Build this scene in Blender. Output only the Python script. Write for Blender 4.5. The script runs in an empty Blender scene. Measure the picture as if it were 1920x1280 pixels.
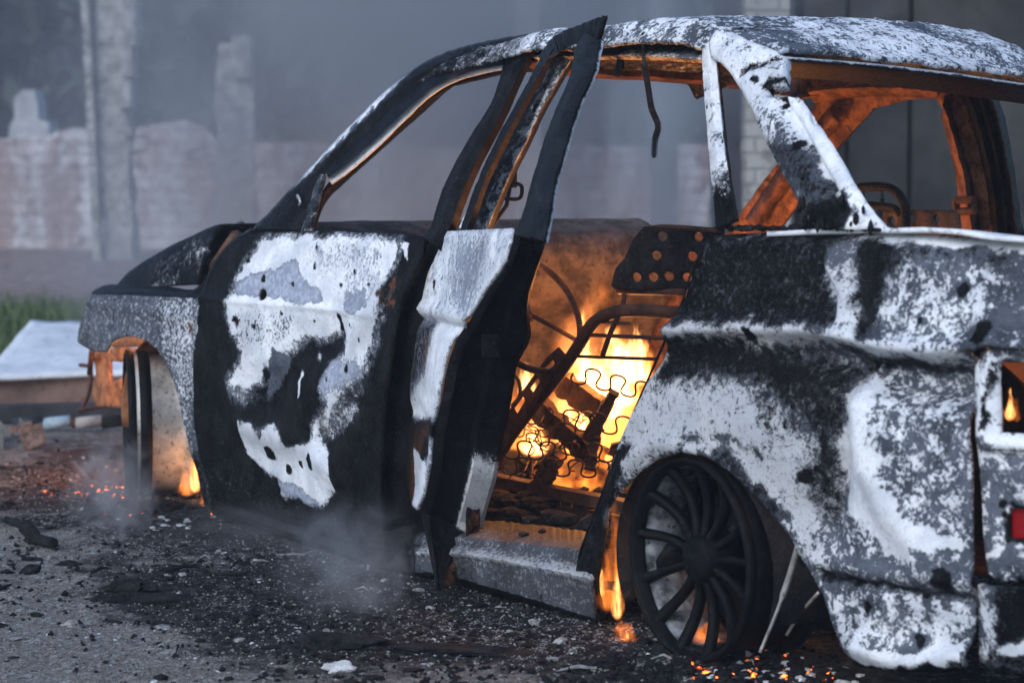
import bpy, bmesh, math, random
import numpy as np
from mathutils import Vector, Matrix
from mathutils.geometry import delaunay_2d_cdt
random.seed(7); rng = np.random.default_rng(7)
scene = bpy.context.scene
COL = scene.collection

# ------------------------------------------------------------------ camera
FPX, YH, HC = 4000.0, 335.0, 1.1
TH = math.atan((640 - YH) / FPX)
cam = bpy.data.cameras.new('camera')
cam.sensor_width = 36.0
cam.lens = 36.0 * FPX / 1920.0
cam.clip_start = 0.05; cam.clip_end = 600
cam.dof.use_dof = True
cam.dof.focus_distance = 5.55
cam.dof.aperture_fstop = 3.6
camo = bpy.data.objects.new('camera', cam); COL.objects.link(camo)
camo.location = (0, 0, HC)
camo.rotation_euler = (math.pi / 2 - TH, 0, 0)
scene.camera = camo

# ------------------------------------------------------------------ world, sun, exposure
SUN_EL, SUN_AZ = math.radians(32), math.radians(215)
wd = bpy.data.worlds.new('World'); scene.world = wd; wd.use_nodes = True
nt = wd.node_tree; bg = nt.nodes['Background']
sky = nt.nodes.new('ShaderNodeTexSky'); sky.sky_type = 'NISHITA'; sky.sun_disc = False
sky.sun_elevation = SUN_EL; sky.sun_rotation = SUN_AZ
sky.air_density = 1.0; sky.dust_density = 0.8; sky.ozone_density = 4.0
nt.links.new(sky.outputs[0], bg.inputs[0]); bg.inputs[1].default_value = 0.15
sl = bpy.data.lights.new('sun', 'SUN'); sl.energy = 1.2; sl.angle = math.radians(28); sl.color = (1.0, 0.97, 0.94)
so = bpy.data.objects.new('sun', sl); COL.objects.link(so)
so.rotation_euler = (math.pi / 2 - SUN_EL, 0, math.pi - SUN_AZ)
scene.view_settings.view_transform = 'Standard'; scene.view_settings.look = 'None'
scene.view_settings.exposure = 0.58; scene.view_settings.gamma = 1.0
scene.view_settings.use_curve_mapping = False
cy = scene.cycles
cy.use_denoising = True
cy.max_bounces = 6; cy.diffuse_bounces = 3; cy.glossy_bounces = 3; cy.transparent_max_bounces = 12
cy.volume_bounces = 0; cy.sample_clamp_indirect = 3.0; cy.sample_clamp_direct = 0
cy.caustics_reflective = False; cy.caustics_refractive = False
cy.volume_step_rate = 1.0; cy.volume_max_steps = 128

# ------------------------------------------------------------------ numpy noise
def _hash(ix, iy, iz, seed):
    h = (ix * 374761393 + iy * 668265263 + iz * 2147483647 + seed * 974711) & 0xFFFFFFFF
    h = ((h ^ (h >> 13)) * 1274126177) & 0xFFFFFFFF
    return ((h ^ (h >> 16)) & 0xFFFF) / 65535.0
def vnoise(x, y, z=0.0, seed=0):
    x, y, z = np.broadcast_arrays(np.asarray(x, float), np.asarray(y, float), np.asarray(z, float))
    ix, iy, iz = np.floor(x).astype(np.int64), np.floor(y).astype(np.int64), np.floor(z).astype(np.int64)
    fx, fy, fz = x - ix, y - iy, z - iz
    fx, fy, fz = [t * t * (3 - 2 * t) for t in (fx, fy, fz)]
    r = 0
    for a in (0, 1):
        for b in (0, 1):
            for c in (0, 1):
                r = r + _hash(ix + a, iy + b, iz + c, seed) * (fx if a else 1 - fx) * (fy if b else 1 - fy) * (fz if c else 1 - fz)
    return r
def fbm(x, y, z=0.0, oct=4, seed=0):
    r, a, t, s = 0, 1.0, 0, 1.0
    for k in range(oct):
        r = r + a * vnoise(np.asarray(x) * s, np.asarray(y) * s, np.asarray(z) * s, seed + k * 17)
        t += a; a *= .5; s *= 2.03
    return r / t
def sstep(a, b, x):
    t = np.clip((np.asarray(x, float) - a) / (b - a), 0, 1); return t * t * (3 - 2 * t)

# ------------------------------------------------------------------ pixel -> place
def ray(px, py):
    x = (px - 960) / FPX; y = -(py - 640) / FPX
    return np.array([x, math.cos(TH) + y * math.sin(TH), -math.sin(TH) + y * math.cos(TH)])
CP = np.array([0, 0, HC])
def gnd(px, py, h=0.0):
    d = ray(px, py); return CP + (h - HC) / d[2] * d
def atY(px, py, Y):
    d = ray(px, py); return CP + d * (Y / d[1])
R0 = gnd(1300, 1240); F0 = gnd(295, 955)
U = (F0 - R0) / np.linalg.norm(F0 - R0); N = np.array([-U[1], U[0], 0.0])
CAR_ROT = math.atan2(U[1], U[0])
ZV = np.array([0, 0, 1.0])
def l2w(p): return R0 + U * p[0] + N * p[1] + ZV * p[2]
def w2l(P):
    q = P - R0; return np.array([q @ U, q @ N, q[2]])
CL = w2l(CP)
def lray(px, py):
    d = ray(px, py); return np.array([d @ U, d @ N, d[2]])
def PW(px, py, w):
    d = lray(px, py); return CL + d * ((w - CL[1]) / d[1])
def PSs(px, py, s):
    d = lray(px, py); return CL + d * ((s - CL[0]) / d[0])
def PH(px, py, h):
    d = lray(px, py); return CL + d * ((h - CL[2]) / d[2])
WH = [0.0, .1, .3, .55, .70, .80, .92, 1.0, 1.2, 1.42, 1.5]
WV = [-.06, -.03, .005, .03, .02, .0, -.02, -.05, -.15, -.27, -.33]
def Wf(s, h):
    s = np.asarray(s, float); h = np.asarray(h, float)
    w = np.interp(h, WH, WV)
    w = w - .13 * np.clip(s - 2.6, 0, 9) ** 2 - .30 * np.clip(-.45 - s, 0, 9) ** 2
    return w
def PS(px, py):
    w = 0.0
    for _ in range(40):
        p = PW(px, py, w); w = .55 * w + .45 * max(-.5, float(Wf(p[0], p[2])))
    return np.array([p[0], w, p[2]])
def crop(ox, oy, sc):
    return lambda pts: [(ox + x / sc, oy + y / sc) for x, y in pts]
c1 = crop(0, 0, 2.0); c3 = crop(420, 0, 2.134); c4 = crop(340, 420, 1.8286); c5 = crop(880, 380, 1.938)
c6 = crop(1100, 0, 2.3415); c7 = crop(1060, 400, 1.4547); c9 = crop(1260, 30, 2.976); c8 = crop(1500, 560, 1.7786)
cA = crop(1060, 780, 2.56); cB = crop(120, 580, 3.047)

# ------------------------------------------------------------------ materials
def newmat(name):
    m = bpy.data.materials.new(name); m.use_nodes = True
    nt = m.node_tree; return m, nt, nt.nodes['Principled BSDF']
def nd(nt, t, **kw):
    n = nt.nodes.new(t)
    for k, v in kw.items(): setattr(n, k, v)
    return n
def noise_node(nt, scale, detail=5, rough=.6, coord=None, dist=0.0):
    n = nd(nt, 'ShaderNodeTexNoise'); n.inputs['Scale'].default_value = scale
    n.inputs['Detail'].default_value = detail; n.inputs['Roughness'].default_value = rough
    n.inputs['Distortion'].default_value = dist
    if coord is not None: nt.links.new(coord, n.inputs['Vector'])
    return n.outputs['Fac']
def mth(nt, op, a, b=None, c=None, clamp=False):
    n = nd(nt, 'ShaderNodeMath', operation=op); n.use_clamp = clamp
    for i, v in enumerate((a, b, c)):
        if v is None: continue
        if isinstance(v, (int, float)): n.inputs[i].default_value = v
        else: nt.links.new(v, n.inputs[i])
    return n.outputs[0]
def mixc(nt, fac, a, b):
    n = nd(nt, 'ShaderNodeMix', data_type='RGBA')
    for i, v in ((0, fac), (6, a), (7, b)):
        if isinstance(v, (int, float)): n.inputs[i].default_value = v
        elif isinstance(v, tuple): n.inputs[i].default_value = v if len(v) == 4 else (*v, 1)
        else: nt.links.new(v, n.inputs[i])
    return n.outputs[2]
def smst(nt, x, lo, hi):
    n = nd(nt, 'ShaderNodeMapRange', interpolation_type='SMOOTHSTEP')
    n.inputs[1].default_value = lo; n.inputs[2].default_value = hi
    nt.links.new(x, n.inputs[0]); return n.outputs[0]
def bump(nt, h, strength, dist, b):
    n = nd(nt, 'ShaderNodeBump'); n.inputs['Strength'].default_value = strength; n.inputs['Distance'].default_value = dist
    nt.links.new(h, n.inputs['Height']); nt.links.new(n.outputs[0], b.inputs['Normal'])
def objco(nt): return nd(nt, 'ShaderNodeTexCoord').outputs['Object']
def attr(nt, name): return nd(nt, 'ShaderNodeAttribute', attribute_name=name).outputs['Fac']

def mat_burnt():
    m, nt, b = newmat('burnt_paint'); co = objco(nt)
    a = attr(nt, 'ash'); k = attr(nt, 'soot'); r = attr(nt, 'rust'); fi = attr(nt, 'fine'); fm = attr(nt, 'film')
    pa = attr(nt, 'pale')
    n1 = noise_node(nt, 24, 6, .62, co, .3); n2 = noise_node(nt, 95, 5, .65, co); n3 = noise_node(nt, 9, 5, .6, co, .5)
    n4 = noise_node(nt, 300, 3, .65, co); n5 = noise_node(nt, 55, 6, .7, co, .4)
    cen = lambda n, g: mth(nt, 'MULTIPLY', mth(nt, 'SUBTRACT', n, .5), g)
    add = lambda *q: q[0] if len(q) == 1 else mth(nt, 'ADD', q[0], add(*q[1:]))
    x = add(a, mth(nt, 'MULTIPLY', cen(n1, 1.25), mth(nt, 'SUBTRACT', 1.0, mth(nt, 'MULTIPLY', fi, .8))), mth(nt, 'MULTIPLY', cen(n2, 1.0), mth(nt, 'ADD', .75, fi)), cen(n4, .4))
    wm = smst(nt, x, .45, .56)
    prim = mixc(nt, smst(nt, n3, .35, .65), (.032, .039, .052), (.115, .135, .172))
    prim = mixc(nt, smst(nt, n2, .45, .60), prim, (.075, .088, .112))
    prim = mixc(nt, pa, prim, mixc(nt, smst(nt, n5, .42, .6), (.27, .30, .385), (.42, .46, .55)))
    wht = mixc(nt, smst(nt, n3, .35, .65), (.62, .655, .71), (.87, .89, .92))
    wht = mixc(nt, mth(nt, 'MULTIPLY', smst(nt, n5, .54, .62), .55), wht, (.44, .48, .55))
    wht = mixc(nt, smst(nt, n4, .60, .68), wht, (.33, .36, .41))
    c = mixc(nt, wm, prim, wht)
    y = add(k, cen(n5, 1.15), cen(n2, .85), cen(n4, .9))
    sm = smst(nt, y, .34, .66)
    soot = mixc(nt, smst(nt, n3, .40, .68), (.0018, .0018, .0021), (.0085, .0088, .0098))
    soot = mixc(nt, mth(nt, 'MULTIPLY', smst(nt, n1, .54, .70), .6), soot, (.022, .023, .026))
    soot = mixc(nt, mth(nt, 'MULTIPLY', smst(nt, n4, .60, .68), .7), soot, (.085, .09, .10))
    c = mixc(nt, sm, c, soot)
    c = mixc(nt, mth(nt, 'MULTIPLY', mth(nt, 'ADD', fm, mth(nt, 'MULTIPLY', fm, cen(n3, 1.2)), clamp=True), .86), c, (.010, .0098, .0098))
    z = add(r, cen(n1, 1.2), cen(n2, .5))
    rm = smst(nt, z, .4, .6)
    rust = mixc(nt, n2, (.04, .016, .008), (.20, .08, .035))
    c = mixc(nt, rm, c, rust)
    nt.links.new(c, b.inputs['Base Color'])
    ro = add(mth(nt, 'SUBTRACT', .80, mth(nt, 'MULTIPLY', sm, .30)), cen(n2, .5))
    nt.links.new(ro, b.inputs['Roughness']); nt.links.new(mth(nt, 'SUBTRACT', .34, mth(nt, 'MULTIPLY', sm, .28)), b.inputs['Specular IOR Level'])
    dry = mth(nt, 'SUBTRACT', 1.0, mth(nt, 'MULTIPLY', sm, .75))
    hgt = add(mth(nt, 'MULTIPLY', smst(nt, n5, .58, .66), mth(nt, 'MULTIPLY', sm, .35)), mth(nt, 'MULTIPLY', wm, .6), mth(nt, 'MULTIPLY', mth(nt, 'ADD', mth(nt, 'MULTIPLY', n2, .9), mth(nt, 'ADD', mth(nt, 'MULTIPLY', n4, .4), mth(nt, 'MULTIPLY', n5, .9))), dry))
    bump(nt, hgt, .7, .0045, b)
    return m
def mat_noise(name, c1_, c2_, scale=20, rough=.8, bstr=.5, bdist=.01, c3_=None, metal=0, sc2=None, spec=.3):
    m, nt, b = newmat(name); co = objco(nt)
    n1 = noise_node(nt, scale, 8, .65, co); n2 = noise_node(nt, sc2 or scale * 6, 5, .65, co)
    c = mixc(nt, smst(nt, n1, .35, .65), c1_, c2_)
    if c3_: c = mixc(nt, smst(nt, n2, .55, .68), c, c3_)
    nt.links.new(c, b.inputs['Base Color'])
    b.inputs['Roughness'].default_value = rough; b.inputs['Metallic'].default_value = metal
    b.inputs['Specular IOR Level'].default_value = spec
    bump(nt, mth(nt, 'ADD', n1, mth(nt, 'MULTIPLY', n2, .6)), bstr, bdist, b)
    return m
M = {}
M['burnt'] = mat_burnt()
M['rust'] = mat_noise('rusted_interior_steel', (.05, .022, .014), (.22, .10, .055), 16, .85, .9, .014, (.018, .011, .009), sc2=60)
M['rust_firelit'] = mat_noise('firelit_rusted_steel', (.16, .065, .03), (.36, .16, .07), 20, .85, .9, .01, (.03, .015, .01), sc2=70)  # brighter copy of the rust; the fire's glow is put into its colour
M['rust_dark'] = mat_noise('dark_rusted_steel', (.03, .015, .011), (.095, .042, .028), 18, .8, .7, .008, (.015, .010, .009))
M['char'] = mat_noise('charred_black', (.006, .006, .0065), (.020, .020, .022), 22, .75, .9, .012, (.045, .045, .048), spec=.1)
M['charwood'] = mat_noise('charred_wood', (.03, .016, .010), (.13, .06, .03), 25, .85, .8, .01, (.012, .010, .009))
M['steel'] = mat_noise('scorched_bare_steel', (.22, .22, .21), (.56, .56, .54), 6, .45, .25, .004, (.09, .088, .085), metal=.35, sc2=70)
M['rimblack'] = mat_noise('sooty_wheel', (.0015, .0015, .0017), (.005, .0052, .0056), 18, .6, .6, .006, (.014, .0145, .016), spec=.10, sc2=60)
M['dash'] = mat_noise('burnt_dash_crust', (.030, .024, .022), (.12, .092, .080), 12, .95, 1.0, .02, (.02, .014, .012), sc2=50)
M['rimash'] = mat_noise('ashy_wheel_barrel', (.012, .012, .013), (.30, .32, .35), 13, .75, .5, .006, (.02, .02, .022), sc2=40)
M['rubber'] = mat_noise('burnt_wire', (.012, .012, .013), (.05, .05, .052), 60, .7, .3, .003)
M['whitesheet'] = mat_noise('white_sheet_metal', (.50, .55, .60), (.72, .76, .80), 4, .55, .2, .01, (.40, .43, .46))
M['board'] = mat_noise('brown_board', (.10, .065, .055), (.20, .135, .115), 5, .9, .4, .01, (.07, .05, .045))
M['darkmetal'] = mat_noise('dark_painted_metal', (.014, .017, .021), (.035, .042, .05), 8, .6, .3, .005)
M['bluepaint'] = mat_noise('pale_blue_paint', (.25, .36, .43), (.38, .48, .54), 14, .7, .3, .004, (.16, .14, .13))
M['greypaint'] = mat_noise('flaked_grey_paint', (.20, .19, .18), (.36, .34, .32), 16, .8, .3, .004, (.07, .05, .04))
M['concrete'] = mat_noise('weathered_concrete', (.20, .20, .195), (.46, .46, .44), 6, .95, .9, .03, (.07, .07, .07), sc2=18)
M['ashlump'] = mat_noise('white_ash', (.45, .46, .47), (.72, .72, .72), 30, .95, .8, .01)
def mat_emit(name, col, strength, scale, lo, hi, base=(.02, .015, .012)):
    m, nt, b = newmat(name); co = objco(nt)
    n1 = noise_node(nt, scale, 5, .6, co)
    b.inputs['Base Color'].default_value = (*base, 1); b.inputs['Roughness'].default_value = .9
    b.inputs['Emission Color'].default_value = (*col, 1)
    nt.links.new(mth(nt, 'MULTIPLY', smst(nt, n1, lo, hi), strength), b.inputs['Emission Strength'])
    return m
M['ember'] = mat_emit('glowing_ember', (1, .16, .02), 5.0, 45, .46, .62)
def mat_flame(name, S, lo, hi):
    """torn flame: emission only, density from a tapered column warped by noise (object space, unit sphere)"""
    m = bpy.data.materials.new(name); m.use_nodes = True; nt = m.node_tree; nt.nodes.clear()
    o = nd(nt, 'ShaderNodeOutputMaterial'); e = nd(nt, 'ShaderNodeEmission'); co = objco(nt)
    rnd = nd(nt, 'ShaderNodeObjectInfo').outputs['Random']
    cb = nd(nt, 'ShaderNodeCombineXYZ')
    for i_, k in enumerate((37., 19., 53.)): nt.links.new(mth(nt, 'MULTIPLY', rnd, k), cb.inputs[i_])
    mp = nd(nt, 'ShaderNodeVectorMath', operation='MULTIPLY'); nt.links.new(co, mp.inputs[0]); mp.inputs[1].default_value = (1.0, 1.0, .55)
    ad = nd(nt, 'ShaderNodeVectorMath', operation='ADD'); nt.links.new(mp.outputs[0], ad.inputs[0]); nt.links.new(cb.outputs[0], ad.inputs[1])
    nz = nd(nt, 'ShaderNodeTexNoise'); nz.inputs['Scale'].default_value = 1.7; nz.inputs['Detail'].default_value = 5; nz.inputs['Roughness'].default_value = .55; nt.links.new(ad.outputs[0], nz.inputs['Vector'])
    nf = nd(nt, 'ShaderNodeTexNoise'); nf.inputs['Scale'].default_value = 4.5; nf.inputs['Detail'].default_value = 3; nt.links.new(ad.outputs[0], nf.inputs['Vector'])
    wp = nd(nt, 'ShaderNodeVectorMath', operation='SUBTRACT'); nt.links.new(nz.outputs['Color'], wp.inputs[0]); wp.inputs[1].default_value = (.5, .5, .5)
    ws = nd(nt, 'ShaderNodeVectorMath', operation='SCALE'); nt.links.new(wp.outputs[0], ws.inputs[0]); ws.inputs['Scale'].default_value = 1.5
    w2 = nd(nt, 'ShaderNodeVectorMath', operation='ADD'); nt.links.new(co, w2.inputs[0]); nt.links.new(ws.outputs[0], w2.inputs[1])
    sp = nd(nt, 'ShaderNodeSeparateXYZ'); nt.links.new(w2.outputs[0], sp.inputs[0])
    z = mth(nt, 'MULTIPLY', mth(nt, 'ADD', sp.outputs[2], 1.0), .5, clamp=True)
    wid = mth(nt, 'SUBTRACT', .95, mth(nt, 'MULTIPLY', mth(nt, 'POWER', z, 1.3), .85))
    r = mth(nt, 'SQRT', mth(nt, 'ADD', mth(nt, 'MULTIPLY', sp.outputs[0], sp.outputs[0]), mth(nt, 'MULTIPLY', sp.outputs[1], sp.outputs[1])))
    q = mth(nt, 'DIVIDE', r, wid)
    ln = nd(nt, 'ShaderNodeVectorMath', operation='LENGTH'); nt.links.new(co, ln.inputs[0])
    d = mth(nt, 'MULTIPLY', smst(nt, q, 1.0, .40), smst(nt, ln.outputs['Value'], 1.0, .80))
    d = mth(nt, 'MULTIPLY', d, smst(nt, mth(nt, 'ADD', mth(nt, 'MULTIPLY', nz.outputs['Fac'], .6), mth(nt, 'MULTIPLY', nf.outputs['Fac'], .4)), .36, .56))
    nt.links.new(mixc(nt, d, lo, hi), e.inputs[0]); nt.links.new(mth(nt, 'MULTIPLY', mth(nt, 'POWER', d, 1.6), S), e.inputs[1])
    nt.links.new(e.outputs[0], o.inputs['Volume']); return m
M['flame'] = mat_flame('flame', 135, (1, .20, .02), (1, .48, .15))
M['glow_haze'] = mat_flame('cabin_glow_haze', 11, (1, .20, .03), (1, .30, .07))  # glow-only volume, added to spread orange haze through the cabin
M['flame_soft'] = mat_flame('faint_flame', 26, (1, .17, .012), (1, .26, .035))
m, nt, b = newmat('red_lens'); b.inputs['Base Color'].default_value = (.24, .003, .005, 1); b.inputs['Roughness'].default_value = .12; b.inputs['Specular IOR Level'].default_value = .7; bump(nt, noise_node(nt, 40, 3, .5, objco(nt)), .5, .006, b)
M['red'] = m

# ------------------------------------------------------------------ object helpers
def tag(o, label=None, cat=None, group=None, kind=None):
    if label: o['label'] = label
    if cat: o['category'] = cat
    if group: o['group'] = group
    if kind: o['kind'] = kind
    return o
def empty(name, loc, rz=0):
    o = bpy.data.objects.new(name, None); COL.objects.link(o); o.location = loc; o.rotation_euler = (0, 0, rz)
    o.empty_display_size = .1; return o
def mesh_obj(name, verts, faces, mat, parent=None, smooth=True, attrs=None):
    me = bpy.data.meshes.new(name); me.from_pydata([tuple(v) for v in verts], [], faces); me.update()
    if attrs:
        for k, v in attrs.items():
            a = me.attributes.new(k, 'FLOAT', 'POINT'); a.data.foreach_set('value', np.asarray(v, np.float32))
    for p in me.polygons: p.use_smooth = smooth
    if mat is not None: me.materials.append(mat)
    o = bpy.data.objects.new(name, me); COL.objects.link(o)
    if parent is not None: o.parent = parent
    return o
class MB:
    def __init__(s): s.v = []; s.f = []
    def add(s, v, f):
        k = len(s.v); s.v += [tuple(x) for x in v]; s.f += [tuple(i + k for i in q) for q in f]
    def box(s, c, size, rot=None, taper=1.0):
        x, y, z = [q / 2 for q in size]; vs = []
        for dz in (-1, 1):
            t = taper if dz > 0 else 1
            for dx, dy in ((-1, -1), (1, -1), (1, 1), (-1, 1)): vs.append(Vector((dx * x * t, dy * y * t, dz * z)))
        if rot is not None: vs = [rot @ v for v in vs]
        vs = [v + Vector(c) for v in vs]
        s.add(vs, [(0, 3, 2, 1), (4, 5, 6, 7), (0, 1, 5, 4), (1, 2, 6, 5), (2, 3, 7, 6), (3, 0, 4, 7)])
    def tube(s, pts, r, seg=8, caps=True):
        pts = [Vector(p) for p in pts]; n = len(pts); rs = r if isinstance(r, (list, tuple)) else [r] * n
        vs = []; up = None
        for i, p in enumerate(pts):
            t = (pts[min(i + 1, n - 1)] - pts[max(i - 1, 0)]).normalized()
            if up is None:
                up = t.orthogonal().normalized()
            a = (up - t * up.dot(t))
            a = a.normalized() if a.length > 1e-6 else t.orthogonal().normalized()
            up = a; b = t.cross(a)
            for k in range(seg):
                q = 2 * math.pi * k / seg; vs.append(p + (a * math.cos(q) + b * math.sin(q)) * rs[i])
        fs = []
        for i in range(n - 1):
            for k in range(seg): fs.append((i * seg + k, i * seg + (k + 1) % seg, (i + 1) * seg + (k + 1) % seg, (i + 1) * seg + k))
        if caps: fs.append(tuple(range(seg))[::-1]); fs.append(tuple((n - 1) * seg + k for k in range(seg)))
        s.add(vs, fs)
    def rock(s, c, r, seed=0, sq=(1, 1, 1), sub=2, amp=.35):
        bm = bmesh.new(); bmesh.ops.create_icosphere(bm, subdivisions=sub, radius=1)
        v = np.array([x.co[:] for x in bm.verts]); bm.verts.ensure_lookup_table()
        d = 1 + (fbm(v[:, 0] * 1.7 + seed * 3.1, v[:, 1] * 1.7, v[:, 2] * 1.7, 4, seed) - .5) * 2 * amp
        v = v * d[:, None] * np.array(sq) * r + np.array(c)
        s.add(v, [tuple(q.index for q in f.verts) for f in bm.faces]); bm.free()
    def build(s, name, mat, parent=None, smooth=False, bevel=0.0):
        o = mesh_obj(name, s.v, s.f, mat, parent, smooth)
        if bevel:
            b = o.modifiers.new('bevel', 'BEVEL'); b.width = bevel; b.segments = 2; b.limit_method = 'ANGLE'
        return o
def smooth_path(pts, n=8):
    pts = [np.array(p, float) for p in pts]; out = []
    for i in range(len(pts) - 1):
        p0 = pts[max(i - 1, 0)]; p1 = pts[i]; p2 = pts[i + 1]; p3 = pts[min(i + 2, len(pts) - 1)]
        for k in range(n):
            t = k / n
            out.append(.5 * ((2 * p1) + (-p0 + p2) * t + (2 * p0 - 5 * p1 + 4 * p2 - p3) * t * t + (-p0 + 3 * p1 - 3 * p2 + p3) * t ** 3))
    out.append(pts[-1]); return out
def resample(pts, n):
    p = np.array(pts, float); d = np.r_[0, np.cumsum(np.linalg.norm(np.diff(p, axis=0), axis=1))]
    t = np.linspace(0, d[-1], n); return np.stack([np.interp(t, d, p[:, k]) for k in range(p.shape[1])], 1)
def solid(o, th, off=-1):
    m = o.modifiers.new('thickness', 'SOLIDIFY'); m.thickness = th; m.offset = off; m.use_even_offset = False

# polygon helpers (2-D)
def inside(P, poly):
    x, y = P[:, 0], P[:, 1]; q = np.array(poly); r = np.zeros(len(P), bool)
    for i in range(len(q)):
        x1, y1 = q[i]; x2, y2 = q[i - 1]
        if y1 == y2: continue
        c = ((y1 > y) != (y2 > y)) & (x < (x2 - x1) * (y - y1) / (y2 - y1) + x1); r ^= c
    return r
def polydist(P, poly, closed=True):
    n = len(poly); x = P[:, 0]; y = P[:, 1]; d = np.full(len(P), 1e9)
    for i in range(n if closed else n - 1):
        (ax, ay), (bx, by) = poly[i][:2], poly[(i + 1) % n][:2]; ux, uy = bx - ax, by - ay
        px_ = x - ax; py_ = y - ay; t = (px_ * ux + py_ * uy) / (ux * ux + uy * uy + 1e-12)
        np.maximum(t, 0, out=t); np.minimum(t, 1, out=t); px_ -= t * ux; py_ -= t * uy
        px_ *= px_; py_ *= py_; px_ += py_; np.minimum(d, px_, out=d)
    return np.sqrt(d)
def sdist(P, poly):                      # positive inside
    d = polydist(P, poly); return np.where(inside(P, poly), d, -d)

def triangulate(outline, holes, g, rough=0.0, seed=1):
    r = np.random.default_rng(seed)
    def ring(poly):
        out = []
        for i in range(len(poly)):
            a = np.array(poly[i]); b = np.array(poly[(i + 1) % len(poly)]); L = np.linalg.norm(b - a)
            k = max(1, int(L / (g * 1.3)))
            for j in range(k): out.append(a + (b - a) * j / k)
        out = np.array(out)
        if rough: out = out + (np.stack([fbm(out[:, 0] * 45, out[:, 1] * 45, 3.3, 3, seed), fbm(out[:, 0] * 45, out[:, 1] * 45, 7.7, 3, seed)], 1) - .5) * 2 * rough
        return out
    rings = [ring(outline)] + [ring(h) for h in holes]
    O = rings[0]; mn, mx = O.min(0), O.max(0)
    xs = np.arange(mn[0], mx[0], g); ys = np.arange(mn[1], mx[1], g * .866)
    X, Y = np.meshgrid(xs, ys); X = X + (np.arange(len(ys)) % 2)[:, None] * g * .5
    P = np.stack([X.ravel(), Y.ravel()], 1) + r.uniform(-.12, .12, (X.size, 2)) * g
    ok = sdist(P, outline) > g * .6 + rough
    for h in holes: ok &= sdist(P, h) < -g * .6 - rough
    P = P[ok]; pts = []; edges = []
    for rg in rings:
        k = len(pts); pts += list(rg); edges += [(k + i, k + (i + 1) % len(rg)) for i in range(len(rg))]
    pts += list(P)
    v, e, f, *_ = delaunay_2d_cdt([Vector((float(p[0]), float(p[1]))) for p in pts], edges, [], 0, 1e-7)
    V = np.array([x[:] for x in v]); F = np.array([list(q) for q in f])
    c = V[F].mean(1); ok = inside(c, O) if rough else inside(c, outline)
    for h in rings[1:]: ok &= ~inside(c, h)
    F = F[ok]
    a, b, cc = V[F[:, 0]], V[F[:, 1]], V[F[:, 2]]
    ar = (b[:, 0] - a[:, 0]) * (cc[:, 1] - a[:, 1]) - (b[:, 1] - a[:, 1]) * (cc[:, 0] - a[:, 0])
    F = np.where((ar < 0)[:, None], F[:, ::-1], F)
    return V, F

def paint(SH, strokes, base):
    ch = {k: np.full(len(SH), float(base.get(k, 0))) for k in ('ash', 'soot', 'rust', 'fine', 'film', 'pale')}
    x_, y_ = SH[:, 0], SH[:, 1]
    wv_ = lambda o: (fbm(x_ * 14, y_ * 14, o, 3, 41) - .5) * .040 + (fbm(x_ * 55, y_ * 55, o + 3, 3, 43) - .5) * .022
    SH = SH + np.stack([wv_(1.1), wv_(9.7)], 1)
    for st in strokes:
        c, val, fe, poly = st[:4]; q = np.array(poly); pad = fe + (st[4] if len(st) > 4 and len(poly) <= 2 else (st[4] if len(st) > 4 else 0)) + .002
        line = len(st) > 4
        ix = np.nonzero((SH[:, 0] > q[:, 0].min() - pad) & (SH[:, 0] < q[:, 0].max() + pad) & (SH[:, 1] > q[:, 1].min() - pad) & (SH[:, 1] < q[:, 1].max() + pad))[0]
        if not len(ix): continue
        PP = SH[ix]
        m = sstep(st[4] + fe, st[4] - fe, polydist(PP, poly, False)) if line else sstep(-fe, fe, sdist(PP, poly))
        cs = [c] if isinstance(c, str) else c
        for q, v in zip(cs, [val] if isinstance(c, str) else val): ch[q][ix] = ch[q][ix] * (1 - m) + v * m
    return ch
def to_sh(px): return [tuple(PS(x, y)[[0, 2]]) for x, y in px]
def side_panel(name, out_px, parent, strokes=(), base=None, holes=(), g=.012, detail=None, thick=.006, off=0.0, rough=0.0, mat=None, seed=1, surf=None, sh=False):
    out = out_px if sh else to_sh(out_px)
    V, F = triangulate(out, [h if sh else to_sh(h) for h in holes], g, rough, seed)
    s, h = V[:, 0], V[:, 1]
    w = (surf or Wf)(s, h) + off + (fbm(s * 4, h * 4, 1.5, 3, seed + 5) - .5) * .012 + (fbm(s * 22, h * 22, 2.5, 3, seed + 9) - .5) * .003
    if detail is not None: w = w + detail(V)
    st = [(q[0], q[1], q[2], to_sh(q[3])) + tuple(q[4:]) for q in strokes]
    at = paint(V, st, base or {})
    # faces: (s, h) counter-clockwise seen from +w needs flipping, s runs to the left when seen from outside
    o = mesh_obj(name, np.stack([s, w, h], 1), [tuple(int(i) for i in q[::-1]) for q in F], mat or M['burnt'], parent, True, at)
    solid(o, thick); return o
def loft(name, rails, parent, n=60, mat=None, base=None, thick=.008, jag=0.0, attrf=None, close=False, seed=0):
    R = [resample(r, n) for r in rails]
    if jag:
        for i, r in enumerate(R):
            r += (np.stack([fbm(r[:, 0] * 60 + i * 9, r[:, 2] * 60, k * 5.1, 3, seed) for k in range(3)], 1) - .5) * 2 * jag
    V = np.concatenate(R); F = []; m = len(R)
    for i in range(m if close else m - 1):
        a = i * n; b = ((i + 1) % m) * n
        for k in range(n - 1): F.append((a + k, a + k + 1, b + k + 1, b + k))
    at = {k: np.full(len(V), float((base or {}).get(k, 0))) for k in ('ash', 'soot', 'rust')}
    if attrf: at.update(attrf(V, m, n))
    o = mesh_obj(name, V, F, mat or M['burnt'], parent, True, at)
    o.data.set_sharp_from_angle(angle=math.radians(32))
    if thick: solid(o, thick, 0)
    return o
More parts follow.
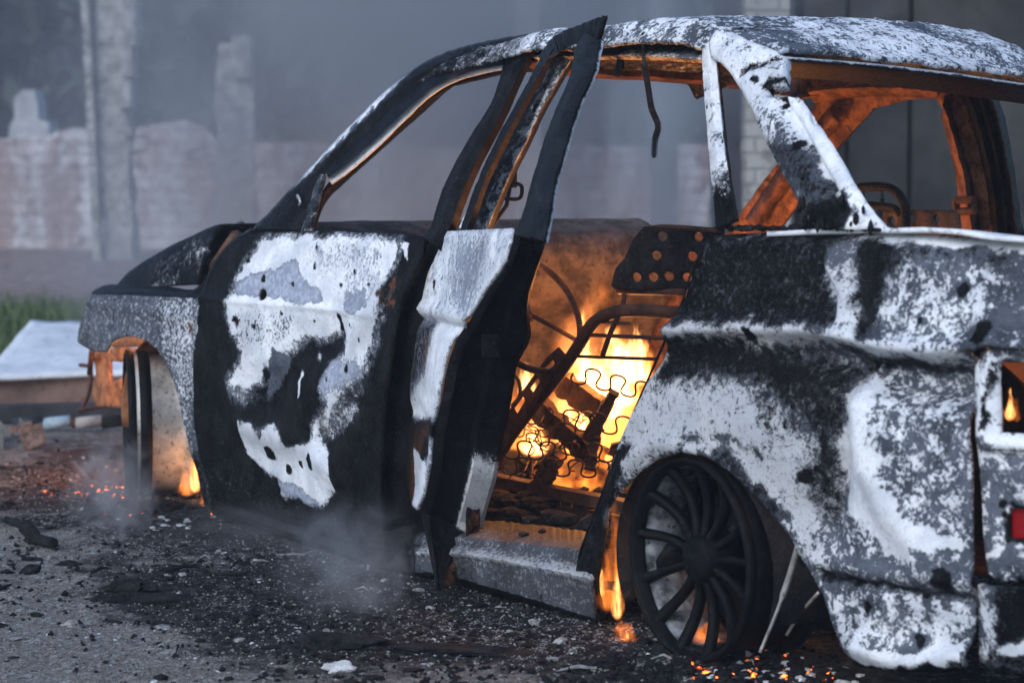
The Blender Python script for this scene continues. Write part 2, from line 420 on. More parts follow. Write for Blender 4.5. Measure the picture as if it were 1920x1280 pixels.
def rail(px, off=0.0): 
    out = []
    for x, y in px:
        w = 0.0
        for _ in range(40):
            p = PW(x, y, w); w = .55 * w + .45 * max(-.6, float(Wf(p[0], p[2])) + off)
        out.append(np.array([p[0], w, p[2]]))
    return smooth_path(out, 6)
# ================================================================== SETTING
def mat_ground():
    m, nt, b = newmat('burnt_gravel_ground'); co = objco(nt); k = attr(nt, 'burn'); rd = attr(nt, 'red'); wf = attr(nt, 'ashfleck'); gr = attr(nt, 'green'); bk_ = attr(nt, 'bank')
    n1 = noise_node(nt, 2.2, 8, .65, co); n2 = noise_node(nt, 38, 6, .7, co); n3 = noise_node(nt, 150, 4, .7, co); n4 = noise_node(nt, 9, 6, .65, co)
    vo = nd(nt, 'ShaderNodeTexVoronoi'); vo.inputs['Scale'].default_value = 95; nt.links.new(co, vo.inputs['Vector'])
    grav = mixc(nt, smst(nt, n3, .35, .65), (.10, .092, .082), (.32, .30, .27))
    grav = mixc(nt, mth(nt, 'MULTIPLY', smst(nt, n2, .5, .7), .7), grav, (.045, .042, .04))
    sp = nd(nt, 'ShaderNodeSeparateColor'); nt.links.new(vo.outputs['Color'], sp.inputs[0])
    grav = mixc(nt, mth(nt, 'MULTIPLY', mth(nt, 'GREATER_THAN', sp.outputs[0], .86), .8), grav, (.34, .36, .35))
    burnt = mixc(nt, smst(nt, n2, .4, .65), (.010, .010, .011), (.055, .054, .055))
    y = mth(nt, 'ADD', k, mth(nt, 'ADD', mth(nt, 'MULTIPLY', mth(nt, 'SUBTRACT', n4, .5), 1.1), mth(nt, 'MULTIPLY', mth(nt, 'SUBTRACT', n2, .5), .8)))
    c = mixc(nt, smst(nt, y, .3, .7), grav, burnt)
    c = mixc(nt, mth(nt, 'MULTIPLY', rd, smst(nt, n4, .3, .6)), c, (.075, .036, .028))
    z = mth(nt, 'ADD', wf, mth(nt, 'ADD', mth(nt, 'MULTIPLY', mth(nt, 'SUBTRACT', n2, .5), 1.3), mth(nt, 'MULTIPLY', mth(nt, 'SUBTRACT', n3, .5), 1.2)))
    c = mixc(nt, smst(nt, z, .55, .66), c, (.42, .43, .44))
    c = mixc(nt, mth(nt, 'MULTIPLY', gr, smst(nt, n4, .25, .5)), c, (.05, .075, .028))
    c = mixc(nt, bk_, c, mixc(nt, smst(nt, n4, .3, .65), (.12, .088, .078), (.34, .255, .235)))
    nt.links.new(c, b.inputs['Base Color']); b.inputs['Roughness'].default_value = .95; b.inputs['Specular IOR Level'].default_value = .1
    bump(nt, mth(nt, 'ADD', mth(nt, 'MULTIPLY', n2, 1.0), mth(nt, 'MULTIPLY', n3, .5)), .9, .012, b)
    return m
def geo(a, b, st, lim, gro=1.22):
    x = list(np.arange(a, b, st)); lo, hi = [x[0]], [x[-1]]; s = st
    while hi[-1] < lim: s *= gro; hi.append(hi[-1] + s)
    s = st
    while lo[-1] > -lim: s *= gro; lo.append(lo[-1] - s)
    return np.array(lo[::-1][:-1] + x + hi[1:])
gx_, gy_ = geo(-2.1, 1.7, .016, 110), geo(4.3, 9.6, .018, 110)
GX, GY = np.meshgrid(gx_, gy_)
def ground_h(x, y):
    x = np.asarray(x, float); y = np.asarray(y, float)
    near = sstep(14, 10, y) * sstep(3, 4, y)
    h = (fbm(x * 2.2, y * 2.2, 0, 4, 3) - .5) * .035 + (fbm(x * 16, y * 16, 0, 4, 5) - .5) * .022
    for (px, py, am, r) in [(300, 975, .035, .28), (1380, 1235, .03, .22), (1180, 1190, .02, .2), (650, 1190, .015, .25)]:
        g = gnd(px, py); h = h + am * np.exp(-((x - g[0]) ** 2 + (y - g[1]) ** 2) / r ** 2) * (0.6 + .8 * fbm(x * 14, y * 14, 2, 3, 7))
    bank = .30 * sstep(17.5, 22, y) * (0.75 + .5 * fbm(x * .6, y * .6, 0, 3, 21))
    return h * near - .004 + bank
GZ = ground_h(GX, GY)
Pg = np.stack([GX.ravel(), GY.ravel()], 1)
def gl(px): return [tuple(gnd(x, y)[:2]) for x, y in px]
carline = [tuple(l2w((s, -.5, 0))[:2]) for s in (-.9, 0, 1.0, 2.0, 3.1)]
dcar = polydist(Pg, carline, False)
fb = fbm(Pg[:, 0] * 1.6, Pg[:, 1] * 1.6, 0, 4, 2)
burn = sstep(1.5, .75, dcar + (fb - .5) * .9) * .85
for poly, v, fe in [([(180, 1110), (330, 1095), (470, 1120), (400, 1140), (230, 1132)], .95, .06), ([(350, 1150), (480, 1140), (560, 1165), (480, 1200), (370, 1190)], .95, .06), ([(560, 1170), (900, 1165), (1200, 1215), (1180, 1260), (820, 1235), (600, 1240)], .9, .08)]:
    mk = sstep(-fe, fe, sdist(Pg, gl(poly))); burn = burn * (1 - mk) + v * mk
red = sstep(-.35, .35, sdist(Pg, gl([(0, 830), (230, 800), (430, 900), (330, 960), (150, 960), (0, 930)]))) * .8
bankm = sstep(18.0, 19.2, Pg[:, 1] + (fb - .5)) * sstep(29, 26, Pg[:, 1])
ashf = .10 + .34 * sstep(1.5, .9, dcar) * sstep(.35, .6, fbm(Pg[:, 0] * 2.4, Pg[:, 1] * 2.4, 0, 4, 14))
green = sstep(12.0, 12.8, Pg[:, 1] + (fb - .5)) * sstep(19.4, 18.2, Pg[:, 1])
green = np.maximum(green, .55 * sstep(26, 30, Pg[:, 1]))
ny_, nx_ = GX.shape
ii = np.arange(ny_ * nx_).reshape(ny_, nx_)
Fg = np.stack([ii[:-1, :-1], ii[:-1, 1:], ii[1:, 1:], ii[1:, :-1]], -1).reshape(-1, 4)
gd = mesh_obj('ground', np.stack([GX.ravel(), GY.ravel(), GZ.ravel()], 1), Fg.tolist(), mat_ground(), None, True, {'burn': burn, 'red': red, 'ashfleck': ashf, 'green': green, 'bank': bankm})
tag(gd, kind='structure')

# ---- grass strip (left, out of focus)
def mat_leaf(name, a, b_, sc=3.0):
    m, nt, b = newmat(name); co = objco(nt); n1 = noise_node(nt, sc, 5, .7, co)
    nt.links.new(mixc(nt, smst(nt, n1, .3, .7), a, b_), b.inputs['Base Color']); b.inputs['Roughness'].default_value = .7; return m
mb = MB(); r = rng
for i in range(20000):
    y = 12.4 + 6.6 * r.random(); x = -9.5 + 9.0 * r.random(); z = float(0)
    h = .05 + .09 * r.random(); q = r.random() * 6.28; w = .012; dx, dy = math.cos(q) * w, math.sin(q) * w; l = (r.random(2) - .5) * .09
    mb.add([(x - dx, y - dy, z), (x + dx, y + dy, z), (x + l[0], y + l[1], h)], [(0, 1, 2)])
tag(mb.build('grass', mat_leaf('grass_blades', (.045, .085, .022), (.10, .145, .045))), 'short green grass behind the metal scrap', kind='stuff')

# ---- ruined brick wall
def mat_brick(name, white, pink, scale=1.0, wmix=(.38, .58), vert=True):
    m, nt, b = newmat(name); tc = nd(nt, 'ShaderNodeTexCoord')
    mp = nd(nt, 'ShaderNodeMapping'); mp.inputs['Rotation'].default_value = (math.pi / 2, 0, 0); nt.links.new(tc.outputs['Object'], mp.inputs[0])
    br = nd(nt, 'ShaderNodeTexBrick'); nt.links.new(mp.outputs[0], br.inputs['Vector'])
    br.inputs['Scale'].default_value = 1.0; br.inputs['Brick Width'].default_value = .26 * scale; br.inputs['Row Height'].default_value = .092 * scale; br.inputs['Mortar Size'].default_value = .009 * scale
    br.inputs['Mortar Smooth'].default_value = .4
    br.inputs['Color1'].default_value = (*white, 1); br.inputs['Color2'].default_value = (*[x * .8 for x in white], 1); br.inputs['Mortar'].default_value = (*[x * .66 for x in white], 1)
    mp2 = nd(nt, 'ShaderNodeMapping'); mp2.inputs['Scale'].default_value = (1.3, 1.3, .45); nt.links.new(tc.outputs['Object'], mp2.inputs[0])
    n1 = noise_node(nt, 1.6, 6, .6, mp2.outputs[0]); n2 = noise_node(nt, 7, 6, .7, tc.outputs['Object'])
    x = mth(nt, 'ADD', n1, mth(nt, 'MULTIPLY', mth(nt, 'SUBTRACT', n2, .5), .35))
    c = mixc(nt, smst(nt, x, *wmix), br.outputs[0], pink)
    c = mixc(nt, mth(nt, 'MULTIPLY', smst(nt, n2, .52, .66), .6), c, (.10, .085, .08))
    nt.links.new(c, b.inputs['Base Color']); b.inputs['Roughness'].default_value = .95
    bump(nt, mth(nt, 'ADD', mth(nt, 'MULTIPLY', br.outputs['Fac'], -1.0), n2), .8, .02, b); return m
def slab(name, px, Y, thick, mat, jag=.03, g=.12, seed=1):
    P = [(atY(x, y, Y)[0], max(-.1, atY(x, y, Y)[2])) for x, y in px]
    V, F = triangulate(P, (), g, jag, seed); o = mesh_obj(name, np.stack([V[:, 0], np.full(len(V), Y) + (fbm(V[:, 0] * 2, V[:, 1] * 2, 0, 3, seed) - .5) * .06, V[:, 1]], 1), [tuple(int(i) for i in q) for q in F], mat, None, False)
    m = o.modifiers.new('thickness', 'SOLIDIFY'); m.thickness = thick; m.offset = -1
    return o
WALLM = mat_brick('painted_brick', (.64, .65, .66), (.31, .225, .22), 1.5)
tag(slab('brick_wall', [(-1500, 270), (-900, 258), (-520, 266), (-260, 262), (60, 259), (92, 257), (104, 246), (140, 239), (200, 243), (240, 250), (262, 238), (300, 230), (345, 228), (385, 240), (402, 262), (470, 268), (560, 262), (640, 280), (760, 272), (880, 284), (1010, 270), (1180, 276), (1330, 270), (1330, 620), (-1500, 620)], 25, .30, WALLM, .04), 'ruined white and pink brick wall with a broken top edge', 'wall')
tag(slab('masonry_stub', [(14, 300), (16, 235), (28, 225), (30, 180), (44, 166), (64, 172), (72, 196), (72, 226), (92, 232), (94, 260), (98, 300), (98, 560), (14, 560)], 27, .5, mat_noise('pale_masonry', (.30, .31, .32), (.52, .53, .54), 3, .95, .8, .03), .05, seed=4), 'pale broken masonry stub rising behind the brick wall', 'ruin')
# ---- concrete posts
def postmesh(name, Y, xl, xr, xl2, xr2, ytop, ybot, flange, blocks, loops, label, seed):
    root = empty(name, tuple(atY((xl2 + xr2) / 2, ybot, Y) * [1, 1, 0])); o0 = np.array(root.location); tag(root, label, 'post', 'ruined concrete posts')
    zt = atY(960, ytop, Y)[2]; X = lambda px, py: atY(px, py, Y)[0]
    n_ = 60; V = []; F = []
    prof = [(0, 0), (0, 1), (1, 1), (1, 0)]
    for i in range(n_):
        t = i / (n_ - 1); z = -.2 + (zt + .2) * t; py = ybot + (ytop - ybot) * t
        a, b = X(xl2 + (xl - xl2) * t, py), X(xr2 + (xr - xr2) * t, py); k = (fbm(np.array([z * 5, z * 5 + 9, z * 5 + 20, z * 5 + 31]), np.full(4, seed * 3.), 0, 4, seed) - .5) * .10
        for (u_, v_), kk in zip(prof, k): V.append((a + (b - a) * u_ + kk * (1 if u_ else -1) - o0[0], .32 * v_ - .16, z + kk * .3))
    for i in range(n_ - 1):
        for q in range(4): F.append((i * 4 + q, (i + 1) * 4 + q, (i + 1) * 4 + (q + 1) % 4, i * 4 + (q + 1) % 4))
    F.append(tuple((n_ - 1) * 4 + q for q in range(4)))
    mesh_obj('post_core', V, F, M['concrete'], root, False)
    if flange:
        mb = MB(); a, b, a2, b2 = flange
        for i in range(30):
            t0, t1 = i / 30, (i + 1) / 30; z0, z1 = -.2 + (zt + .2) * t0, -.2 + (zt + .2) * t1
            xa = X(a2 + (a - a2) * t0, 300) - o0[0]; xb = X(b2 + (b - b2) * t0, 300) - o0[0]
            mb.box(((xa + xb) / 2, -.19, (z0 + z1) / 2), (xb - xa, .16, z1 - z0 + .01), Matrix.Rotation(-.055, 3, 'Y'))
        mb.build('flange', M['concrete'], root)
    mb = MB()
    for (a, b, y0, y1) in blocks:
        mb.box(((X(a, y0) + X(b, y0)) / 2 - o0[0], -.10, (atY(960, y0, Y)[2] + atY(960, y1, Y)[2]) / 2), (X(b, y0) - X(a, y0), .30, atY(960, y0, Y)[2] - atY(960, y1, Y)[2]))
    if blocks: mb.build('ledge_block', M['concrete'], root, bevel=.02)
    for pts in loops:
        mb = MB(); mb.tube([atY(x, y, Y - .2) - o0 + np.array([0, 0, 0]) for x, y in pts], .013, 6); mb.build('steel_loop', M['rust_dark'], root, True)
    return root
postmesh('concrete_post', 22, 179, 238, 199, 256, -40, 520, (164, 178, 184, 198), [(236, 262, -30, 92), (234, 258, 92, 150), (230, 254, 152, 206)], [[(236, 258), (276, 256), (278, 280), (240, 288)]], 'leaning grey concrete post with stepped blocks and a steel loop', 3)
postmesh('concrete_post', 24, 412, 474, 398, 482, 82, 520, None, [(440, 476, 70, 150)], [[(388, 276), (360, 282), (352, 290), (356, 298), (372, 300), (392, 290)]], 'fainter shorter concrete post half lost in smoke', 5)
# ---- right hand side: concrete building, brick pillar, steel post, far column
rt = empty('concrete_building', tuple(atY(1760, 600, 14.5) * [1, 1, 0])); ro = np.array(rt.location)
tag(rt, 'dark grey concrete panel building behind the car roof', 'building')
CB = mat_noise('dark_concrete', (.026, .026, .026), (.062, .060, .058), 1.6, .95, .5, .02, (.036, .036, .036))
mb = MB(); xs_ = [atY(x, 300, 14.5)[0] - ro[0] for x in (1506, 1588, 1706, 1990, 2400)]
for a, b in zip(xs_[:-1], xs_[1:]): mb.box(((a + b) / 2, .2 + .03 * (a > 0), 2.6), (b - a - .03, .4, 5.4))
mb.build('wall', CB, rt, bevel=.01)
mb = MB(); mb.box(((xs_[0] + xs_[-1]) / 2, .34, 2.6), (xs_[-1] - xs_[0], .3, 5.3)); mb.build('wall_backing', M['char'], rt)
tag(slab('brick_pillar', [(1398, -80), (1480, -80), (1482, 640), (1400, 640)], 13.2, .24, mat_brick('pale_brick', (.46, .46, .44), (.30, .29, .27), 1.05, (.62, .75)), .012, .06, 7), 'pale brick pillar seen through the rear side window', 'pillar', 'pale brick pillars')
tag(slab('steel_post', [(1340, -60), (1388, -60), (1386, 640), (1338, 640)], 16.0, .2, mat_noise('dull_steel_post', (.09, .09, .11), (.15, .145, .17), 3, .8, .4, .01), .006, .1, 8), 'dull grey post left of the pale brick pillar', 'post', 'plain grey posts')
tag(slab('steel_post', [(1222, -60), (1272, -60), (1268, 640), (1220, 640)], 18.5, .2, mat_noise('dim_post', (.08, .085, .10), (.13, .135, .15), 3, .8, .4, .01), .01, .12, 9), 'dim grey post in smoke above the middle of the roof', 'post', 'plain grey posts')
tag(slab('brick_pillar', [(966, -60), (1012, -60), (1014, 640), (968, 640)], 24.0, .4, mat_brick('faint_brick', (.50, .50, .49), (.36, .35, .34), 1.0, (.6, .75)), .02, .1, 10), 'faint pale brick pillar far behind the door frame tip', 'pillar', 'pale brick pillars')
# ---- woodland behind everything, reads as one dark mass
mb = MB(); V = []; F = []
for i in range(36000):
    y = 44 + 14 * r.random(); x = (r.random() - .5) * 56; top = 8.0 + 2.5 * math.sin(x * .5) + 1.5 * math.sin(x * 1.3 + 2); z = .2 + (top) * r.random() ** .8
    sz = .16 + .24 * r.random(); a = r.normal(size=3); a /= np.linalg.norm(a); b = np.cross(a, r.normal(size=3)); b /= np.linalg.norm(b) + 1e-6
    k = len(V); V += [(x + sz * (a[0] * p + b[0] * q), y + sz * (a[1] * p + b[1] * q), z + sz * (a[2] * p + b[2] * q)) for p, q in ((-1, -.4), (.2, -.6), (1, .3), (-.2, .6))]; F.append((k, k + 1, k + 2, k + 3))
mb.add(V, F)
for i in range(26):
    x = (r.random() - .5) * 36; y = 45 + 12 * r.random(); mb.tube([(x, y, -.2), (x + .2, y, 3), (x - .1, y, 7)], [.2, .15, .08], 6)
tag(mb.build('woodland', mat_leaf('dark_foliage', (.012, .016, .012), (.04, .05, .035), .6)), 'dark wood beyond the wall, veiled in smoke', kind='stuff')
V = []; F = []
for j in range(14):
    for i in range(60):
        x = -70 + 140 * i / 59; y = 58 + 40 * j / 13; V.append((x, y, -.5 + 11.5 * math.sin(math.pi / 2 * min(1, j / 5)) * (.8 + .4 * float(vnoise(x * .08, y * .05)))))
F = [(j * 60 + i, j * 60 + i + 1, (j + 1) * 60 + i + 1, (j + 1) * 60 + i) for j in range(13) for i in range(59)]
tag(mesh_obj('hill', V, F, mat_leaf('wooded_slope', (.010, .014, .011), (.035, .045, .032), .4), None, True), kind='structure')
# ---- haze: even smoke in the air
HZ = .0035
m = bpy.data.materials.new('smoky_air'); m.use_nodes = True; nt = m.node_tree; nt.nodes.clear()
o_ = nd(nt, 'ShaderNodeOutputMaterial'); pv = nd(nt, 'ShaderNodeVolumePrincipled'); pv.inputs['Color'].default_value = (.76, .86, 1.0, 1); pv.inputs['Density'].default_value = HZ; pv.inputs['Anisotropy'].default_value = .0
nt.links.new(pv.outputs[0], o_.inputs['Volume'])
mb = MB(); mb.box((0, 46, 6.6), (150, 106, 15.4)); tag(mb.build('haze', m), kind='stuff')

# ---- smoke drifting behind the car
def smoke_bank(name, loc, size, dens, label, seed, lo=.95, hi=.25, amp=1.5, sc=1.7, col=(.84, .89, .98)):
    m = bpy.data.materials.new('grey_smoke'); m.use_nodes = True; nt = m.node_tree; nt.nodes.clear()
    o_ = nd(nt, 'ShaderNodeOutputMaterial'); pv = nd(nt, 'ShaderNodeVolumePrincipled'); pv.inputs['Color'].default_value = (*col, 1); nt.links.new(pv.outputs[0], o_.inputs['Volume'])
    tc = nd(nt, 'ShaderNodeTexCoord'); ln = nd(nt, 'ShaderNodeVectorMath', operation='LENGTH'); nt.links.new(tc.outputs['Object'], ln.inputs[0])
    mp = nd(nt, 'ShaderNodeMapping'); mp.inputs['Location'].default_value = (seed * 3.7, seed * 1.3, 0); nt.links.new(tc.outputs['Object'], mp.inputs[0])
    n1 = noise_node(nt, sc, 4, .55, mp.outputs[0], .5)
    fall = smst(nt, mth(nt, 'ADD', ln.outputs['Value'], mth(nt, 'MULTIPLY', mth(nt, 'SUBTRACT', n1, .5), amp)), lo, hi)
    nt.links.new(mth(nt, 'MULTIPLY', fall, dens), pv.inputs['Density'])
    mb = MB(); mb.rock((0, 0, 0), 1.0, seed, (1, 1, 1), 3, .0); o = mb.build(name, m, None, True); o.location = loc; o.scale = size
    return tag(o, label, kind='stuff')
smoke_bank('smoke', (-.55, 15.0, 2.2), (3.1, 5.5, 3.6), .42, 'bluish grey smoke billowing behind the car', 5, .95, .2, 2.4, 1.9, (.66, .70, .775))
smoke_bank('smoke', (-.55, 11.0, .95), (1.7, 1.6, .75), .30, 'brownish smoke hanging low behind the windscreen', 8, .95, .2, 1.8, 1.8, (.66, .50, .46))
smoke_bank('smoke', tuple(atY(1245, 250, 10.0)), (.30, .7, .95), .75, 'pale streak of smoke rising behind the rear door opening', 3, .95, .2, 1.9, 1.5, (.80, .84, .90))
smoke_bank('smoke', tuple(atY(330, 430, 19.0)), (2.6, 2.0, .9), .16, 'pale smoke drifting low in front of the brick wall', 6, .95, .1, 2.2, 1.8, (.78, .81, .86))
# ================================================================== THE CAR
car = empty('burnt_car', R0, CAR_ROT)
tag(car, 'burnt out sedan shell with flaked white paint, its rear door open and fire inside', 'car')

# ---- front door
fd_out = [(480, 432), (520, 431), (560, 432), (640, 434), (720, 438), (795, 443), (790, 480), (771, 520), (750, 570), (737, 640), (727, 720), (718, 800), (714, 880), (714, 980), (722, 1049), (660, 1026), (600, 1002), (500, 968), (402, 936), (388, 900), (373, 850), (365, 780), (362, 700), (367, 620), (374, 560), (384, 530), (398, 500), (420, 466), (446, 444)]
A1 = c4([(290,36),(262,70),(240,95),(222,125),(205,150),(190,185),(178,225),(158,275),(150,310),(160,350),(168,385),(190,410),(205,445),(200,470),(175,500),(152,530),(158,552),(185,560),(208,574),(232,560),(245,540),(262,545),(272,505),(300,475),(330,450),(365,425),(400,402),(450,395),(500,384),(528,376),(540,398),(538,440),(505,490),(478,535),(468,575),(485,610),(478,640),(455,672),(440,705),(440,745),(452,758),(462,735),(465,705),(490,670),(520,620),(560,575),(598,540),(622,490),(640,440),(655,395),(668,350),(690,318),(668,290),(672,255),(690,215),(712,170),(735,120),(748,80),(752,45),(600,38),(420,34)])
A2 = c4([(205,690),(222,700),(245,690),(268,720),(290,745),(305,700),(330,702),(352,725),(368,765),(395,772),(425,765),(452,748),(480,770),(505,800),(518,850),(522,905),(500,945),(480,967),(445,948),(415,928),(385,935),(365,935),(345,900),(330,872),(300,862),(275,830),(250,805),(228,770)])
fd_st = [('film', .0, .05, A1), ('soot', .45, .06, A1), ('soot', .04, .024, A1), ('ash', .93, .02, A1),
  (('soot', 'ash'), (.48, .50), .014, A1 + [A1[0]], .014), (('soot', 'ash'), (.50, .50), .012, A2 + [A2[0]], .010),
  (('soot', 'ash'), (.40, .50), .03, c4([(150,540),(205,575),(245,560),(265,600),(215,640),(160,600)])), (('soot', 'ash'), (.46, .46), .03, c4([(560,575),(640,460),(668,350),(690,330),(680,420),(640,520),(580,620)])), (('soot', 'ash'), (.42, .5), .02, c4([(455,680),(560,600),(600,640),(540,720),(480,750)])), (('soot', 'ash'), (.45, .5), .02, c4([(205,690),(340,690),(330,730),(240,730)])),
  (('ash', 'soot', 'pale'), (.58, .06, 1), .03, c4([(420,60),(700,60),(690,280),(560,300),(480,200)])),
  (('ash', 'soot', 'pale'), (.10, .02, 1), .012, c4([(345,140),(400,120),(430,210),(484,222),(490,262),(420,275),(350,262),(180,240),(200,190),(265,165)])),
  (('ash', 'soot', 'pale'), (.12, .04, .8), .010, c4([(565,240),(632,236),(636,290),(600,300),(560,280)])),
  ('ash', .95, .02, c4([(500,170),(560,180),(552,290),(500,280)])),
  (('ash', 'soot', 'pale'), (.26, .03, 1), .02, c4([(490,480),(600,450),(610,510),(540,570),(486,600),(470,560)])),
  (('ash', 'soot'), (.62, .05), .02, c4([(180,290),(350,290),(420,340),(330,420),(220,440),(170,370)])),
  (('soot', 'ash'), (.30, .05), .012, c4([(300,430),(350,460),(310,560),(280,610),(276,540)])),
  ('soot', .04, .022, A2), ('ash', .95, .018, A2),
  (('ash', 'soot', 'pale'), (.12, .05, 1), .012, c4([(330,880),(400,900),(470,950),(440,965),(370,930)])),
  ('soot', .74, .07, c4([(60,800),(250,830),(400,960),(640,980),(690,1150),(110,950)])),  # grey sheen of the lower door, painted in by thinning the soot
  ('film', .45, .05, c4([(560,470),(640,400),(700,320),(640,300),(560,420)])), ('film', .35, .04, c4([(190,690),(300,690),(460,760),(440,800),(330,790),(240,760)])), ('film', .25, .05, c4([(180,300),(240,290),(260,480),(200,500)])),
  (('rust', 'soot'), (.45, .7), .015, c4([(670,230),(735,170),(740,300),(680,300)])),
  (('ash', 'soot'), (.55, .25), .008, c4([(440,440),(460,446),(452,474),(440,466)])),
  ('ash', .8, .006, c4([(390,490),(398,500),(396,590),(388,600)])), ('soot', .1, .006, c4([(390,490),(398,500),(396,590),(388,600)])),
  (('ash', 'soot'), (.75, .1), .008, c4([(757,60),(785,60),(775,130),(765,140)]))]
for x, y, r in [(280,188,.012),(380,208,.008),(459,142,.006),(525,320,.011),(528,352,.012),(185,338,.013),(560,490,.012),(490,535,.009),(275,505,.009),(465,78,.006),(645,200,.005),(230,120,.005),(412,822,.012),(446,815,.022),(365,840,.016),(310,775,.022),(553,212,.006),(600,160,.004),(340,300,.004),(250,350,.005),(575,340,.005),(610,390,.006),(450,330,.004)]:
    p = c4([(x, y)]); fd_st.append((('soot', 'ash'), (.95, 0), .004, p + [(p[0][0] + 1, p[0][1] + 3)], r))  # spots give the dark of small holes by colour, nothing is cut
hl = lambda cx, cy, rx, ry, k=14: [(cx + rx * math.cos(q * 2 * math.pi / k), cy + ry * math.sin(q * 2 * math.pi / k)) for q in range(k)]
crease_fd = to_sh(c4([(40,250),(165,262),(300,272),(430,282),(560,300),(690,318)]))
dent_fd = to_sh(c4([(300,560),(360,470),(520,390)])); dent2 = to_sh(c4([(430,740),(500,720),(560,640),(600,560)])); dent3 = to_sh(c4([(220,690),(330,730),(440,770),(520,850)]))
def fd_detail(V):
    d = polydist(V, crease_fd, False)
    r = .009 * np.exp(-(d / .012) ** 2)
    r -= .028 * np.exp(-(polydist(V, dent_fd, False) / .085) ** 2)
    r -= .022 * np.exp(-(polydist(V, dent2, False) / .05) ** 2)
    r += .018 * np.exp(-(polydist(V, dent3, False) / .05) ** 2)
    r += .012 * sstep(.92, .955, V[:, 1]) * -1
    return r
fdoor = side_panel('front_door', fd_out, car, fd_st, {'ash': .12, 'soot': .90, 'fine': .7}, [hl(492, 552, 8, 12), hl(441, 604, 4, 9)], g=.008, detail=fd_detail, thick=.012, rough=.002, seed=3)
fdoor['label'] = 'closed front door with a big flaked white patch on soot'
# quarter light divider and window frame
loft('window_frame', [rail([(585, 433), (598, 385), (612, 330)], 0), rail([(577, 433), (590, 385), (606, 328)], .006), rail([(566, 433), (580, 385), (601, 326)], -.012)], fdoor, 30, base={'ash': .45, 'soot': .55}, thick=.006)
frame_out = [(612, 322), (650, 286), (700, 240), (750, 190), (800, 150), (850, 125), (900, 112), (948, 104)]
frame_in = [(616, 332), (655, 303), (706, 258), (755, 212), (805, 168), (855, 143), (905, 128), (945, 121)]
lip = [(622, 345), (662, 316), (712, 272), (758, 226), (808, 180), (858, 152), (908, 138), (943, 131)]
def fr_attr(V, m, n):
    r = np.repeat(np.arange(m), n); return {'ash': np.where(r >= 2, .85, .2), 'soot': np.where(r >= 2, .12, .95)}
loft('window_frame', [rail(frame_out, -.004), rail(frame_in, .004), rail(frame_in, -.014), rail(lip, -.02)], fdoor, 90, attrf=fr_attr, thick=.006, jag=.0015)
# rear upright of the front door window frame, black
post1_l = [(949, 108), (926, 187), (889, 248), (856, 305), (828, 365), (811, 422), (797, 446)]
post1_r = [(1008, 70), (973, 136), (935, 220), (893, 300), (865, 365), (848, 412), (826, 470)]
p1m = [((a[0] * .45 + b[0] * .55), (a[1] * .45 + b[1] * .55)) for a, b in zip(post1_l, post1_r)]
loft('window_frame', [rail(post1_l, 0), rail(p1m, .012), rail(post1_r, .004), rail([(x + 9, y + 8) for x, y in post1_r], -.04)], fdoor, 80, base={'ash': .25, 'soot': .86}, thick=.006, jag=.0015)

# ---- windscreen pillar and roof rail (near side)
ap_out = [(478, 432), (508, 402), (540, 368), (600, 303), (650, 250), (700, 200), (745, 160), (790, 127), (840, 103), (900, 86), (950, 76), (1010, 68)]
ap_in = [(560, 434), (575, 395), (596, 342), (616, 318), (655, 281), (706, 232), (752, 184), (800, 145), (850, 120), (900, 108), (950, 98), (1005, 92)]
ap_mid = [((a[0] * .5 + b[0] * .5), (a[1] * .5 + b[1] * .5)) for a, b in zip(ap_out, ap_in)]
def ap_attr(V, m, n):
    r = np.repeat(np.arange(m), n); t = np.tile(np.linspace(0, 1, n), m)
    ash = np.where(r <= 1, .62, .15); soot = np.where(r <= 1, np.clip(.75 - .7 * sstep(.1, .3, t) * sstep(.62, .42, t) + .0 * t, 0, 1), .92)
    return {'ash': ash, 'soot': soot}
loft('windscreen_pillar', [rail([(x - 2, y - 3) for x, y in ap_out], -.09), rail(ap_out, -.012), rail(ap_mid, -.002), rail(ap_in, -.012), rail(ap_in, -.03)], car, 120, attrf=ap_attr, thick=.008, jag=.0025)
# its inner face
in0 = [(590, 425), (612, 352), (662, 318), (712, 274), (758, 228), (808, 182), (858, 154), (908, 140), (945, 132)]
in1 = [(596, 392), (622, 362), (682, 307), (724, 270), (767, 231), (842, 165), (862, 157), (905, 146), (938, 138)]
loft('windscreen_pillar', [rail(in0, -.05), rail(in1, -.16)], car, 80, base={'ash': .10, 'soot': .95}, thick=.01, jag=.002)  # blackened so that the fire glow does not show on this face
# small bracket in the mirror corner
mb = MB(); mb.tube(smooth_path([PS(562, 372) + [0, .008, 0], PS(569, 366) + [0, .02, 0], PS(574, 378) + [0, .02, 0], PS(566, 384) + [0, .008, 0]], 5), .004, 6); mb.build('mirror_bracket', M['steel'], fdoor, True)

